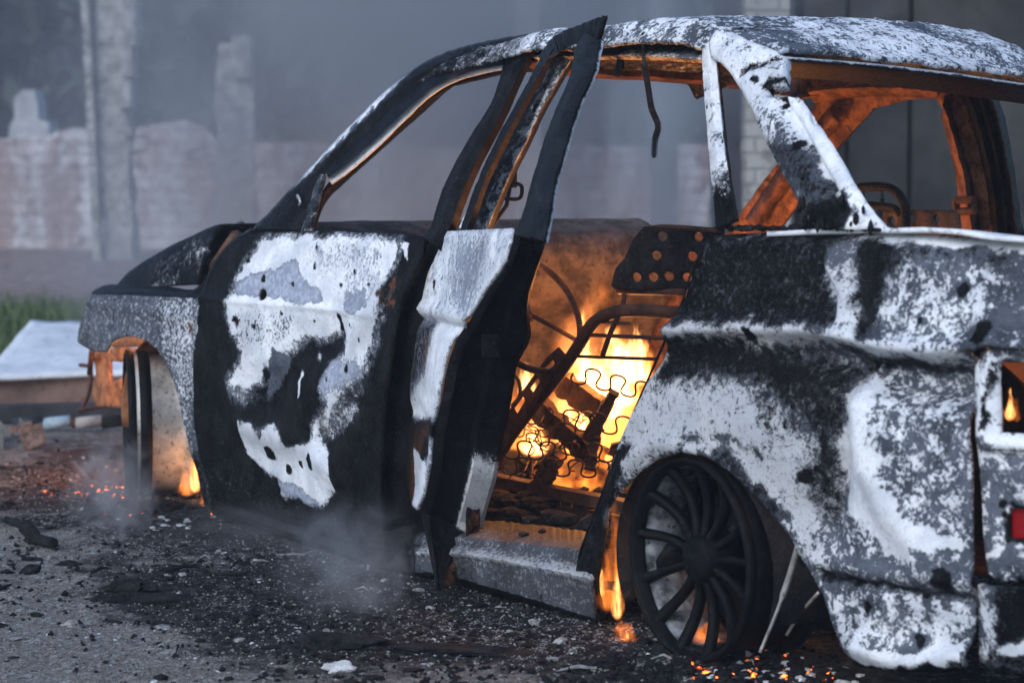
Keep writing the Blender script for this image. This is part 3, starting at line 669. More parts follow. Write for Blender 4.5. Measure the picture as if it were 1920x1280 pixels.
# ---- hood
HY0, HY1 = -.10, -1.50
def hood_pt(s, v):          # v 0 near edge .. 1 far edge
    k = (s - 2.65) / .77; b = 1 - (2 * v - 1) ** 2
    w = HY0 + (HY1 - HY0) * v - .10 * max(0, s - 3.0) * (1 - 2 * v)
    e = np.interp(s, [2.6, 2.65, 3.3, 3.45], [.76, .758, .70, .67])
    r = np.interp(s + .10 * k, [2.5, 2.7, 3.0, 3.3, 3.47, 3.6], [.965, .947, .887, .822, .775, .715])
    t = min(v, 1 - v) / .075; sh = math.sin(min(t, 1) * math.pi / 2) ** .9
    return np.array([s + .12 * b * k, w, e + (r - e) * sh + (float(fbm(s * 5, w * 5, 0, 3, 4)) - .5) * .012])
nv, ns = 60, 50; V = []; F = []
for i in range(ns):
    for j in range(nv):
        V.append(hood_pt(2.65 + .84 * i / (ns - 1), .5 - .5 * math.cos(math.pi * j / (nv - 1))))
for i in range(ns - 1):
    for j in range(nv - 1): F.append((i * nv + j, i * nv + j + 1, (i + 1) * nv + j + 1, (i + 1) * nv + j))
V = np.array(V)
hk = fbm(V[:, 0] * 3, V[:, 1] * 14, 0, 4, 9)
hood = mesh_obj('hood', V, F, M['burnt'], car, True, {'ash': np.clip(hk * .9, 0, 1), 'soot': np.clip(1.12 - hk * .7, .55, 1), 'rust': np.zeros(len(V))}); solid(hood, .018)
hood['label'] = 'soot black hood bulging up above the fender gap'
mb = MB(); mb.rock((2.86, -.80, .55), 1.0, 5, (.44, .52, .22), 4, .25); mb.build('engine', M['char'], car)  # dark lump added to block the bright gap under the hood
# ---- front fender
ff_out = [(173, 552), (230, 553), (300, 556), (376, 560), (370, 620), (364, 700), (366, 780), (374, 850), (388, 898), (394, 940), (404, 992), (396, 990), (386, 955), (378, 920), (369, 882), (356, 850), (350, 820), (343, 790), (334, 745), (324, 710), (311, 680), (294, 655), (275, 638), (258, 630), (240, 630), (222, 638), (206, 650), (198, 661), (172, 657), (146, 641), (150, 612), (160, 580)]
wc_f = to_sh([(258, 790)])[0]
def ff_detail(V):
    d = np.hypot(V[:, 0] - wc_f[0], V[:, 1] - wc_f[1])
    return .012 * np.exp(-((d - .30) / .02) ** 2) + .01 * np.exp(-((V[:, 1] - .66) / .02) ** 2)
ffe = side_panel('front_fender', ff_out, car, [(('ash', 'soot'), (.50, .12), .05, [(300, 560), (376, 560), (372, 700), (345, 790), (330, 700), (310, 650)]), ('soot', .65, .03, [(355, 860), (380, 850), (404, 990), (380, 990)]), ('rust', .9, .006, [(354, 606), (362, 604), (364, 618), (357, 622)])], {'ash': .38, 'soot': .36, 'fine': 1.0, 'film': .16}, g=.008, detail=ff_detail, thick=.010, rough=.002, seed=5)
ffe['label'] = 'grey flaked front fender over the bare wheel'
# black cowl corner between hood and door, and a strip painted dark for the shade gap under the hood
loft('fender_ledge', [rail([(172, 549), (200, 536), (250, 536), (320, 540), (376, 543), (398, 500), (432, 456), (470, 430)], -.10), rail([(173, 553), (230, 554), (300, 557), (376, 558), (402, 505), (438, 458), (480, 431)], -.004)], car, 70, base={'ash': .2, 'soot': .95}, thick=.008, jag=.002)
mb = MB(); q = smooth_path([PH(452, 424, .93), PW(436, 452, -.17), PW(400, 505, -.17), PW(380, 540, -.15)], 6); mb.tube(q, .02, 6); mb.build('cowl_seam', M['rust'], car, True)
loft('bay_light_shield', [[np.array([s_, -.09 - .12 * max(0, s_ - 2.9), .70 - .12 * max(0, s_ - 2.9)]) for s_ in np.linspace(2.25, 3.5, 12)], [np.array([s_, -.75, .66]) for s_ in np.linspace(2.25, 3.5, 12)]], car, 40, mat=M['char'], thick=.008, jag=.004)  # dark plate added to keep fire light off the hood underside
# ---- engine bay front: radiator support and inner wheel arch, glowing in fire light
arch = MB()
rs = lambda px: [PW(x, y, -.52) for x, y in px]
def flat_panel(name, px, w, parent, mat, holes=(), g=.02, thick=.012, jag=.003, seed=1, wv=None):
    P = [PW(x, y, w)[[0, 2]] for x, y in px]; H = [[PW(x, y, w)[[0, 2]] for x, y in h] for h in holes]
    V, F = triangulate([tuple(p) for p in P], [[tuple(p) for p in h] for h in H], g, jag, seed)
    ww = w + (fbm(V[:, 0] * 9, V[:, 1] * 9, 1, 3, seed) - .5) * .02 + (wv(V) if wv else 0)
    o = mesh_obj(name, np.stack([V[:, 0], ww, V[:, 1]], 1), [tuple(int(i) for i in q[::-1]) for q in F], mat, parent, True); solid(o, thick); return o
flat_panel('radiator_support', [(176, 658), (225, 650), (262, 655), (262, 700), (258, 765), (178, 762), (172, 740), (180, 700)], -.34, car, M['rust_firelit'], [[(206, 676), (240, 680), (240, 700), (222, 712), (208, 716)], [(244, 722), (256, 712), (256, 735), (246, 736)]], .012)
flat_panel('inner_wheel_arch', [(190, 640), (350, 600), (372, 640), (372, 930), (330, 940), (325, 760), (318, 700), (300, 668), (262, 650), (215, 652)], -.50, car, M['rust_firelit'], (), .03)
V = []; F = []
for j in range(24):
    q = math.pi * (-.05 + 1.1 * j / 23); c, s_ = math.cos(q), math.sin(q)
    for w in (-.10, -.55): V.append((wc_f[0] + .31 * c, w, .27 + .29 * s_))
for j in range(23): F.append((2 * j, 2 * j + 1, 2 * j + 3, 2 * j + 2))
o = mesh_obj('wheel_arch_liner', V, F, M['rust_firelit'], car, True); solid(o, .006)
mb = MB()
mb.tube(smooth_path([PW(150, 684, -.36), PW(170, 692, -.36), PW(166, 740, -.36), PW(152, 766, -.36)], 5), .008, 6); mb.tube([PW(150, 768, -.36), PW(205, 758, -.36)], .012, 6)
mb.tube([PW(172, 660, -.3), PW(168, 700, -.36)], .012, 6); mb.build('bumper_bracket', M['rust_dark'], car, True)

# ---- rocker sill below the open door
sill = [[PW(x, y, w) for x, y in pts] for pts, w in (
    ([(400, 905), (560, 950), (720, 985), (905, 978), (1110, 1000)], -.20), ([(400, 915), (560, 962), (720, 1000), (890, 1012), (1110, 1034)], -.06),
    ([(398, 925), (560, 975), (720, 1020), (884, 1024), (1112, 1052)], -.05), ([(398, 930), (560, 984), (720, 1032), (880, 1040), (1112, 1084)], -.012),
    ([(398, 934), (560, 988), (720, 1038), (878, 1046), (1112, 1092)], -.02), ([(396, 946), (560, 1002), (720, 1062), (850, 1078), (1118, 1156)], -.018), ([(396, 958), (560, 1014), (720, 1076), (850, 1092), (1118, 1168)], -.07))]
def sill_attr(V, m, n):
    k = fbm(V[:, 0] * 12, V[:, 2] * 30, 0, 3, 5); k2 = fbm(V[:, 0] * 5, V[:, 1] * 9, 3, 3, 6); t = np.tile(np.linspace(0, 1, n), m); r = np.repeat(np.arange(m), n)
    return {'ash': .42 + .30 * (k - .5) + .3 * (r == 3), 'soot': np.clip(1.0 - .78 * sstep(.56, .64, t) + (r == 6) * .6 + (r == 0) * .5 + (r == 5) * .12 + .5 * (k2 - .5), 0, 1.2), 'fine': np.ones(len(V)), 'film': np.clip(np.where(r == 3, .42, .80) + .35 * sstep(.90, 1, t) + .8 * (k2 - .5), 0, 1), 'pale': np.full(len(V), .35)}
loft('rocker_sill', [smooth_path(r, 6) for r in sill], car, 200, attrf=sill_attr, thick=.01, jag=.004)

# ---- door pillar (body) behind the front door
bl = [(832, 446), (800, 500), (780, 545), (760, 600), (748, 680), (738, 780), (734, 880), (734, 1000), (742, 1062)]
br = [(900, 432), (880, 500), (862, 560), (840, 640), (828, 720), (820, 800), (815, 900), (815, 1000), (822, 1078)]
bll = [(x - 50, y) for x, y in bl]
loft('door_pillar', [rail(bll, -.05), rail(bl, -.05), rail([(x * .5 + a * .5, y * .5 + b * .5) for (x, y), (a, b) in zip(bl, br)], -.085), rail(br, -.06), rail([(x + 20, y) for x, y in br], -.13)], car, 80, base={'ash': .1, 'soot': .96}, thick=.01)
pl = [(1024, 89), (1000, 135), (974, 195), (930, 275), (900, 340), (877, 390), (860, 428)]
pa = [(1032, 93), (1010, 135), (986, 195), (944, 275), (912, 340), (890, 390), (875, 428)]
pb = [(1046, 100), (1024, 145), (999, 200), (962, 280), (928, 345), (906, 395), (893, 430)]
pr = [(1069, 112), (1040, 160), (1015, 203), (985, 265), (950, 337), (928, 390), (912, 430)]
pr2 = [(1074, 118), (1046, 166), (1022, 208), (993, 270), (958, 340), (936, 392), (920, 432)]
def pp_attr(V, m, n):
    r = np.repeat(np.arange(m), n); k = fbm(V[:, 2] * 40, V[:, 0] * 40, 0, 2, 3)
    return {'ash': np.select([r == 0, r == 1, r == 2], [.55 + .5 * (k - .5), .3, .45], .5), 'soot': np.select([r == 0, r == 1, r == 2, r == 5], [.35 + .7 * (k - .5), .93, .55, 1.2], .30)}  # last rail, facing the cabin, is blackened against the fire glow
loft('door_pillar', [rail(pl, -.02), rail(pa, -.035), rail(pb, -.035), rail(pb, -.055), rail(pr, -.06), rail(pr2, -.13)], car, 100, attrf=pp_attr, thick=.006, jag=.0015)
mb = MB(); q = resample(rail([(1012, 205), (990, 250), (968, 300), (955, 332), (935, 378), (922, 410)], -.10), 60)
for i in range(59): mb.tube([q[i], q[i] * .4 + q[i + 1] * .6], .0065, 6)
mb.build('seat_belt_guide', M['rubber'], car)
bk = MB(); bp = lambda x, y: PW(x, y, -.28)
bk.tube(smooth_path([bp(942, 372), bp(974, 372), bp(978, 350), bp(966, 345), bp(944, 352), bp(942, 372)], 5), .0055, 6)
bk.box(bp(957, 335), (.035, .02, .05)); bk.tube([bp(957, 345), bp(950, 385), bp(925, 420)], .006, 6); bk.build('seat_belt_buckle', M['char'], car, True)

# ---- open rear door
PHI = math.radians(22.5); DD = np.array([-math.cos(PHI), math.sin(PHI), 0]); DM = np.array([math.sin(PHI), math.cos(PHI), 0]); HS = np.array([1.02, -.02, 0])
BH, BV = [0.0, .08, .18, .35, .57, .70, .80, .95, 1.05, 1.25, 1.45], [.062, .064, .066, .066, .060, .046, .028, 0, -.045, -.14, -.24]
def PD(px, py, off=0.0):
    r = lray(px, py); o = off
    for _ in range(25):
        t = ((HS + DM * o - CL) @ DM) / (r @ DM); P = CL + r * t; o = o * .6 + .4 * (float(np.interp(P[2], BH, BV)) + off)
    return P
def dpt(a, h, off=0.0): return HS + DD * a + DM * (np.interp(h, BH, BV) + off) + ZV * h
def dsh(px): return [(float((PD(x, y) - HS) @ DD), float(PD(x, y)[2])) for x, y in px]
rdoor = empty('rear_door', (0, 0, 0)); rdoor.parent = car; rdoor['label'] = 'rear door swung open, white skin outside and black inside'
sk_r = [(966, 431), (962, 455), (952, 491), (934, 520), (914, 546), (896, 576), (881, 600), (866, 622), (854, 639), (838, 693), (827, 759), (816, 803), (811, 868), (799, 929), (788, 956)]
sk_l = [(777, 945), (761, 874), (750, 803), (749, 748), (755, 682), (766, 617), (780, 573), (794, 540), (821, 491), (834, 460), (846, 436)]
so_ = dsh(sk_l + sk_r)
V, F = triangulate(so_, (), .011, .001, 8)
a_, h_ = V[:, 0], V[:, 1]
cre = dsh(c4([(800, 283), (880, 298), (990, 325)])); den = dsh(c4([(750, 670), (820, 630), (850, 700)]))
off = (fbm(a_ * 6, h_ * 6, 0, 3, 2) - .5) * .012 + .012 * np.exp(-(polydist(V, cre, False) / .012) ** 2) - .014 * np.exp(-(polydist(V, [(p[0], p[1] - .03) for p in cre], False) / .02) ** 2) - .012 * np.exp(-(polydist(V, den, False) / .03) ** 2)
P3 = HS + a_[:, None] * DD + (np.interp(h_, BH, BV) + off)[:, None] * DM + h_[:, None] * ZV
stx = [('film', .45, .03, c4([(745,660),(880,660),(860,760),(800,960),(760,960)])), ('film', .35, .03, c4([(820,310),(890,330),(850,560),(800,600)])), ('film', .25, .02, c4([(1010,60),(1070,60),(1040,160),(980,260),(960,200)])),(('ash', 'soot'), (.62, .12), .02, c4([(925, 30), (1145, 20), (1120, 130), (990, 320), (800, 280), (830, 220), (880, 130)])),
       (('ash', 'soot'), (.42, .06), .05, c4([(960, 60), (1060, 60), (1000, 300), (930, 300)])),
       (('ash', 'soot'), (.80, .10), .03, c4([(800, 290), (985, 330), (930, 420), (880, 640), (830, 720), (755, 660), (760, 480)])),
       (('ash', 'soot'), (.2, .6), .04, c4([(820, 320), (880, 340), (850, 500), (790, 600), (800, 420)])),
       (('ash', 'soot'), (.1, .92), .02, c4([(745, 680), (800, 660), (880, 690), (850, 800), (800, 960), (770, 930)])),
       (('ash', 'soot'), (.9, .05), .008, c4([(815, 770), (850, 830), (830, 960), (812, 960)])),
       ('soot', .95, .006, c4([(878, 200), (882, 206)]), .012)]
sti = [(q[0], q[1], q[2] * 1.0, dsh(q[3])) + tuple(q[4:]) for q in stx]
o = mesh_obj('door_skin', P3, [tuple(int(i) for i in q) for q in F], M['burnt'], rdoor, True, paint(V, sti, {'ash': .55, 'soot': .2, 'fine': .5, 'pale': .8})); solid(o, .010, 1)
# rear shut face and the inner panel
ed = resample(np.array([PD(x, y) for x, y in sk_r + [(806, 1040), (821, 1104)]]), 60)
er_px = [(1029, 442), (1018, 475), (1007, 507), (995, 545), (991, 575), (996, 633), (985, 655), (969, 682), (963, 726), (955, 770), (947, 803), (931, 896), (914, 950), (903, 1000), (865, 1030), (838, 1060), (824, 1106)]
er = resample(np.array(er_px, float), 60); rr = []
for i in range(60):
    r = lray(*er[i]); P = ed[i]; t = ((P - CL) @ DD) / (r @ DD); rr.append(CL + r * t)
rr = np.array(rr)
def shut_attr(V, m, n):
    t = np.tile(np.linspace(0, 1, n), m); r = np.repeat(np.arange(m), n)
    g = sstep(.58, .64, t) * sstep(.84, .80, t) * (r >= 4)
    return {'film': .38 * g, 'ash': np.where(r == m - 1, .75, .15) + .7 * g, 'soot': np.where(r == m - 1, .35, .99) - .85 * g, 'rust': .30 * sstep(.8, .95, t)}
mid = [ed * (1 - k) + rr * k for k in (0, .12, .14, .55, .62, .93, 1.0)]
for i, (k, q) in enumerate(zip((0, .012, -.012, -.018, .008, .004, -.01), mid)): mid[i] = q + DD * k
loft('door_edge', mid + [mid[-1] - DD * .03], rdoor, 60, attrf=shut_attr, thick=.006, jag=.0015)
# inner panel: from the inner edge back to the hinges
hin = np.array([dpt(-.02, z, -.11) for z in rr[:, 2]])
loft('inner_panel', [rr - DD * .02, rr * .6 + hin * .4, hin], rdoor, 60, base={'ash': .2, 'soot': .8, 'rust': .5}, thick=.006, jag=.004)
# latch and lower glowing slots
lt = MB(); fr = Matrix((DD, DM, ZV)).transposed()
def onface(x, y):
    r = lray(x, y); i = int(np.argmin(np.abs(er[:, 1] - y))); P = (ed[i] + rr[i]) / 2; t = ((P - CL) @ DD) / (r @ DD); return CL + r * t
lt.box(onface(918, 648) + DD * .012, (.012, .045, .060), fr); lt.box(onface(924, 640) + DD * .024, (.014, .014, .02), fr); lt.box(onface(915, 662) + DD * .022, (.012, .022, .008), fr)
lt.build('latch', M['rimblack'], rdoor, bevel=.003)
# window frame uprights of the rear door
q3l = [(1043, 72), (1062, 80), (1081, 92), (1071, 145), (1043, 211), (1024, 262), (1001, 337), (982, 403), (959, 450)]
q3l = [(1100, 60), (1082, 92), (1071, 145), (1043, 211), (1024, 262), (1001, 337), (984, 400), (966, 440)]
q3r = [(1124, 78), (1118, 110), (1111, 140), (1083, 200), (1062, 267), (1041, 337), (1028, 412), (1020, 455)]
def drail(px, off=0.0): return smooth_path([PD(x, y, off) for x, y in px], 6)
def fr3(V, m, n):
    r = np.repeat(np.arange(m), n); return {'ash': np.where(r >= m - 1, .85, .15), 'soot': np.where(r >= m - 1, .12, .96)}
loft('window_frame', [drail(q3l, -.02), drail(q3l, 0), drail([(a * .5 + c * .5, b * .5 + d * .5) for (a, b), (c, d) in zip(q3l, q3r)], .012), drail(q3r, 0), drail([(x + 6, y + 1) for x, y in q3r], -.01)], rdoor, 90, attrf=fr3, thick=.008, jag=.002)
q4u = [(1012, 108), (1034, 80), (1060, 62), (1095, 48), (1137, 32)]; q4d = [(1022, 120), (1045, 96), (1070, 82), (1096, 78), (1122, 76)]
loft('window_frame', [drail(q4u, -.03), drail(q4u, .0), drail(q4d, .0), drail(q4d, -.03)], rdoor, 60, base={'ash': .2, 'soot': .95}, thick=.01, jag=.006)
q5 = [(1030, 84), (1010, 120), (975, 185), (942, 245), (908, 315), (886, 370), (866, 432)]
loft('window_frame', [drail(q5, -.005), drail([(x + 9, y + 4) for x, y in q5], .004), drail([(x + 16, y + 8) for x, y in q5], -.02)], rdoor, 80, base={'ash': .45, 'soot': .8}, thick=.006, jag=.003)

# ---- rear quarter panel
qp_out = c7([(395,60),(370,110),(345,160),(320,240),(295,300),(270,352),(205,500),(140,650),(95,780),(60,870),(35,960),(30,990),(62,1050),(90,1100),(100,1105)]) + \
    c7([(88,1000),(92,930),(110,860),(135,800),(165,755),(210,705),(262,668),(330,650),(400,660),(460,700),(520,765),(575,830),(620,890),(640,930),(670,980),(700,1040),(720,1110),(750,1180),(795,1238),(950,1246),(1095,1244),(1116,1230),(1118,1100),(1112,900),(1103,700),(1096,480),(1094,410),(1112,372),(1160,352),(1251,362),(1310,368),(1310,84),(1251,72),(1100,66),(1000,58),(900,56),(860,44),(740,48),(560,50)])
wc_r = to_sh(cA([(600, 720)]))[0]
sh_l = to_sh(c7([(280,330),(440,325),(600,328),(700,332),(800,355),(900,380),(1000,388),(1090,384)]))
val = to_sh(c7([(752,430),(742,520),(748,640),(735,760),(715,860)])); rid = to_sh(c7([(800,440),(815,560),(840,700),(900,820),(985,940)])); rid2 = to_sh(c7([(690,150),(735,230),(738,310)])); val3 = to_sh(c7([(640,470),(690,560),(690,700),(660,820)]))
low = to_sh(c7([(690,985),(800,1005),(920,1025),(1110,1050)])); btm = to_sh(c7([(795,1180),(900,1215),(1000,1222),(1100,1205)]))
def qp_detail(V):
    y = V[:, 1]; d = polydist(V, sh_l, False)
    yl = np.interp(-V[:, 0], [-p[0] for p in sh_l], [p[1] for p in sh_l]); dy = y - yl
    r = .030 * np.exp(-((dy - .012) / .022) ** 2)
    deep = 1 + 1.6 * sstep(-.22, -.42, V[:, 0])
    r -= .030 * deep * np.exp(-((dy + .055) / .042) ** 2) + .012 * np.exp(-((dy - .13) / .07) ** 2)
    r -= .030 * np.exp(-(polydist(V, val, False) / .030) ** 2); r += .030 * np.exp(-(polydist(V, rid, False) / .045) ** 2)
    r -= .018 * np.exp(-(polydist(V, val3, False) / .05) ** 2)
    r -= .016 * np.exp(-(polydist(V, rid2, False) / .018) ** 2)
    r += .018 * np.exp(-(polydist(V, [(p[0] + -.03, p[1]) for p in rid2], False) / .028) ** 2)
    r -= .020 * np.exp(-(polydist(V, low, False) / .010) ** 2) - .012 * np.exp(-(polydist(V, [(p[0], p[1] + .03) for p in low], False) / .02) ** 2)
    r += .03 * np.exp(-(polydist(V, btm, False) / .03) ** 2)
    dw = np.hypot((V[:, 0] - wc_r[0]) * 1.0, y - wc_r[1] - .0)
    r += .022 * np.exp(-((dw - .285) / .03) ** 2) * sstep(-.02, .1, y - wc_r[1])
    r -= .05 * sstep(.955, 1.0, y) * 1.0
    r += (fbm(V[:, 0] * 9, y * 9, 4, 3, 31) - .5) * .016
    return r
qst = [('film', .35, .10, c7([(380,40),(900,60),(860,320),(270,330)])), ('film', .75, .09, c7([(262,352),(470,338),(640,400),(746,430),(750,600),(720,800),(660,800),(640,600),(560,480),(430,430),(240,440)])), ('film', .45, .07, c7([(120,700),(210,480),(330,440),(300,560),(200,720)])), ('film', .35, .05, c7([(560,640),(640,640),(720,960),(660,940)])), ('film', .30, .06, c7([(830,400),(1096,400),(1096,470),(850,480)])), ('film', .3, .05, c7([(310,590),(460,590),(620,780),(600,860),(460,700),(330,650)])),  # the film under the right part of the shoulder is painted shade
  ('soot', .70, .045, c7([(380,40),(740,40),(702,140),(742,300),(700,326),(270,322),(330,150)])),
  (('ash', 'soot'), (.62, .18), .018, c7([(702,145),(800,140),(806,220),(802,312),(742,314),(722,230)])),
  ('soot', .85, .03, c7([(806,50),(930,60),(868,170),(850,330),(804,324)])), ('soot', .55, .05, c7([(860,60),(1310,90),(1310,150),(1000,140),(870,130)])),
  (('ash', 'soot'), (.95, .05), .012, c7([(740,46),(860,40),(900,54),(1100,66),(1310,84),(1310,108),(1100,84),(900,76),(820,58)])),  # sky light on the top edge, put in as a white strip
  (('ash', 'soot'), (.53, .0), .04, c7([(870,170),(1200,170),(1200,280),(1040,380),(900,350),(860,280)])),
  (('ash', 'soot'), (.32, .05), .03, c7([(1200,120),(1310,120),(1310,360),(1090,370),(1160,290)])),
  (('ash', 'soot'), (.82, .10), .018, c7([(280,312),(440,306),(620,312),(740,326),(860,350),(960,372),(1090,372),(1090,392),(960,398),(860,378),(740,352),(600,350),(520,372),(460,348),(300,344)])),  # bright shoulder lip; its highlight is painted as a white band
  (('ash', 'soot', 'film'), (.70, .24, .44), .04, c7([(210,470),(300,430),(440,450),(560,500),(640,600),(660,700),(700,960),(640,900),(560,800),(460,690),(330,640),(220,690),(130,760),(120,720)])),
  (('ash', 'soot'), (.45, .80), .055, c7([(262,352),(470,338),(640,400),(740,440),(746,540),(700,620),(640,560),(560,490),(430,440),(240,446)])),
  (('ash', 'soot', 'rust'), (.5, .60, .16), .045, c7([(600,460),(746,450),(750,640),(735,800),(690,830),(650,780),(640,690),(690,600)])),
  ('soot', .95, .006, c7([(545,545),(562,585),(590,580)]), .006), ('soot', .5, .02, c7([(545,545),(562,585),(610,560)]), .03),  # dark of a torn hole, painted on the uncut panel
  (('ash', 'soot'), (.40, .45), .015, c7([(320,600),(440,600),(560,650),(545,665),(430,620),(330,615)])),
  (('ash', 'soot'), (.3, .6), .018, c7([(380,640),(450,650),(540,750),(600,840),(560,830),(450,700),(390,665)])),
  (('ash', 'soot'), (.95, .0), .025, c7([(752,470),(826,470),(860,640),(880,760),(985,940),(900,934),(820,842),(760,800),(730,700)])),
  (('ash', 'soot'), (.47, .0), .03, c7([(836,420),(1096,420),(1110,900),(1000,900),(890,740),(850,580)])),
  (('ash', 'soot'), (.9, .0), .012, c7([(880,760),(960,850),(1090,900),(1080,920),(960,900),(900,830)])),
  ('soot', .8, .03, c7([(740,395),(860,384),(1000,400),(1090,392),(1090,408),(960,440),(800,432)])),  # shade under the overhang, painted as a wavy dark band
  (('ash', 'soot'), (.42, .08), .03, c7([(710,860),(830,850),(900,950),(1112,930),(1114,1040),(900,1010),(720,985)])),
  ('soot', .75, .010, c7([(690,985),(800,1005),(920,1028),(1112,1052)]), .008),
  (('ash', 'soot'), (.53, .03), .02, c7([(715,1040),(900,1040),(1114,1060),(1114,1180),(900,1190),(760,1180)])),
  (('ash', 'soot'), (.95, .0), .012, c7([(800,1160),(840,1190),(960,1205),(1100,1180),(1100,1225),(920,1236),(800,1222)])),
  ('soot', .95, .012, c7([(720,1150),(800,1228),(920,1238),(1110,1234),(1116,1260),(700,1260)])),
  ('soot', .95, .02, c7([(30,1000),(20,940),(80,790),(150,640),(200,640),(160,740),(110,850),(110,1120)])),
  (('ash','soot'), (.7, .2), .004, c7([(264,360),(200,510),(150,640)]), .006)]
for x, y, r in [(1072,208,.016),(1148,318,.018),(968,300,.009),(835,1075,.013),(968,1163,.014),(505,330,.012),(640,725,.014),(1030,1000,.022)]:
    p = c7([(x, y)]); qst.append((('soot', 'ash'), (.95, 0), .005, p + [(p[0][0] + 1, p[0][1] + 3)], r))
qp = side_panel('rear_quarter_panel', qp_out, car, qst, {'ash': .4, 'soot': .22, 'fine': .35, 'film': .06}, g=.008, detail=qp_detail, thick=.012, rough=.0015, seed=11)
qp['label'] = 'buckled rear quarter panel mottled white and grey'
# shut face of the door opening
oe = c7([(395,60),(345,160),(320,240),(295,300),(270,352),(205,500),(140,650),(95,780),(60,870),(35,960),(62,1050)])
loft('door_opening_edge', [rail(oe, -.004), rail(oe, -.05), rail(oe, -.12)], car, 70, base={'ash': .15, 'soot': .92, 'rust': .25}, thick=.006, jag=.001)
# wheel house: arch liner and the dark inside
V = []; F = []
for j in range(30):
    q = math.pi * (-.12 + 1.24 * j / 29); c, s_ = math.cos(q), math.sin(q)
    for w in (-.015, -.42): V.append((wc_r[0] + .275 * c, w, wc_r[1] + .262 * s_))
for j in range(29): F.append((2 * j, 2 * j + 1, 2 * j + 3, 2 * j + 2))
k = len(V); V.append((wc_r[0], -.42, wc_r[1])); F += [(2 * j + 1, k, 2 * j + 3) for j in range(29)]
o = mesh_obj('wheel_arch_liner', V, F, M['char'], car, True); solid(o, .006)
# hanging strip and cable behind the rear wheel
mb = MB(); mb.tube(smooth_path([PW(1497, 1022, .0), PW(1480, 1080, -.02), PW(1455, 1150, -.02), PW(1425, 1222, .0)], 6), [.007] * 10 + [.004] * 9, 6)
mb.tube(smooth_path([PW(1535, 1110, -.1), PW(1500, 1150, -.12), PW(1475, 1190, -.12)], 6), .004, 6); mb.build('brake_cable', M['steel'], car, True)

# ---- rear corner: tail lamp housing, lamp opening, bumper corner
tl_out = c7([(1100,420),(1118,380),(1165,360),(1251,370),(1330,374),(1330,1010),(1251,1012),(1135,1006),(1122,900),(1112,700),(1104,560)])
op1 = c7([(1178,400),(1185,396),(1340,404),(1340,612),(1251,610),(1178,600),(1172,590)])[:]
op1 = c7([(1176,404),(1320,402),(1320,606),(1172,598)]); op2 = c7([(1190,812),(1194,806),(1320,806),(1320,896),(1196,892),(1190,886)])
e1 = to_sh(c7([(1150,380),(1130,610),(1150,630),(1320,640)])); e2 = to_sh(c7([(1140,660),(1320,664)]))
def tl_detail(V):
    return .018 * np.exp(-(polydist(V, e1, False) / .018) ** 2) - .012 * np.exp(-(polydist(V, e2, False) / .012) ** 2) - .02
tlh = side_panel('tail_lamp_housing', tl_out, car, [(('ash', 'soot'), (.62, .05), .012, c7([(1130,360),(1180,380),(1150,640),(1104,640),(1100,420)])), (('ash', 'soot'), (.9, .0), .008, c7([(1145,606),(1330,612),(1330,648),(1150,640)])), (('soot'), .85, .008, c7([(1128,600),(1160,400),(1320,390),(1320,396),(1172,404),(1152,600)])), (('ash','soot'), (.92, .05), .006, c7([(1176,470),(1186,470),(1184,600),(1172,600)])), (('ash', 'soot'), (.44, .05), .02, c7([(1140,670),(1330,670),(1330,1000),(1140,1000)])), ('soot', .95, .004, c7([(1186,802),(1322,800),(1322,902),(1186,898),(1186,802)]), .006), ('soot', .8, .008, c7([(1104,850),(1140,1006),(1120,1010),(1100,860)])), ('soot', .8, .006, c7([(1140,1004),(1330,1010)]), .006)], {'ash': .5, 'soot': .15}, [op1, op2], g=.010, detail=tl_detail, thick=.02, seed=12)
tlh['label'] = 'ash covered lamp housing with a burnt out opening'
rp = to_sh(c7([(1186,800),(1330,800),(1330,900),(1186,900)]))
V, F = triangulate(rp, (), .02, 0, 2); w = Wf(V[:, 0], V[:, 1]) - .035
mesh_obj('tail_reflector', np.stack([V[:, 0], w, V[:, 1]], 1), [tuple(int(i) for i in q[::-1]) for q in F], M['red'], car)
bc_out = c7([(1118,1012),(1140,1014),(1251,1020),(1330,1020),(1330,1262),(1251,1258),(1150,1250),(1120,1235),(1118,1120)])
be = to_sh(c7([(1170,1030),(1180,1100),(1175,1200)]))
side_panel('rear_bumper', bc_out, car, [(('ash','soot'), (.62, .1), .02, c7([(1118,1012),(1180,1016),(1165,1100),(1170,1180),(1120,1235)])), ('soot', .9, .02, c7([(1185,1040),(1330,1030),(1330,1160),(1190,1160)])), (('ash','soot'), (.75, .1), .008, c7([(1200,1180),(1330,1170),(1330,1200),(1200,1206)]))], {'ash': .35, 'soot': .6}, g=.012, detail=lambda V: .02 * np.exp(-(polydist(V, be, False) / .03) ** 2) - .01, thick=.015, seed=13)
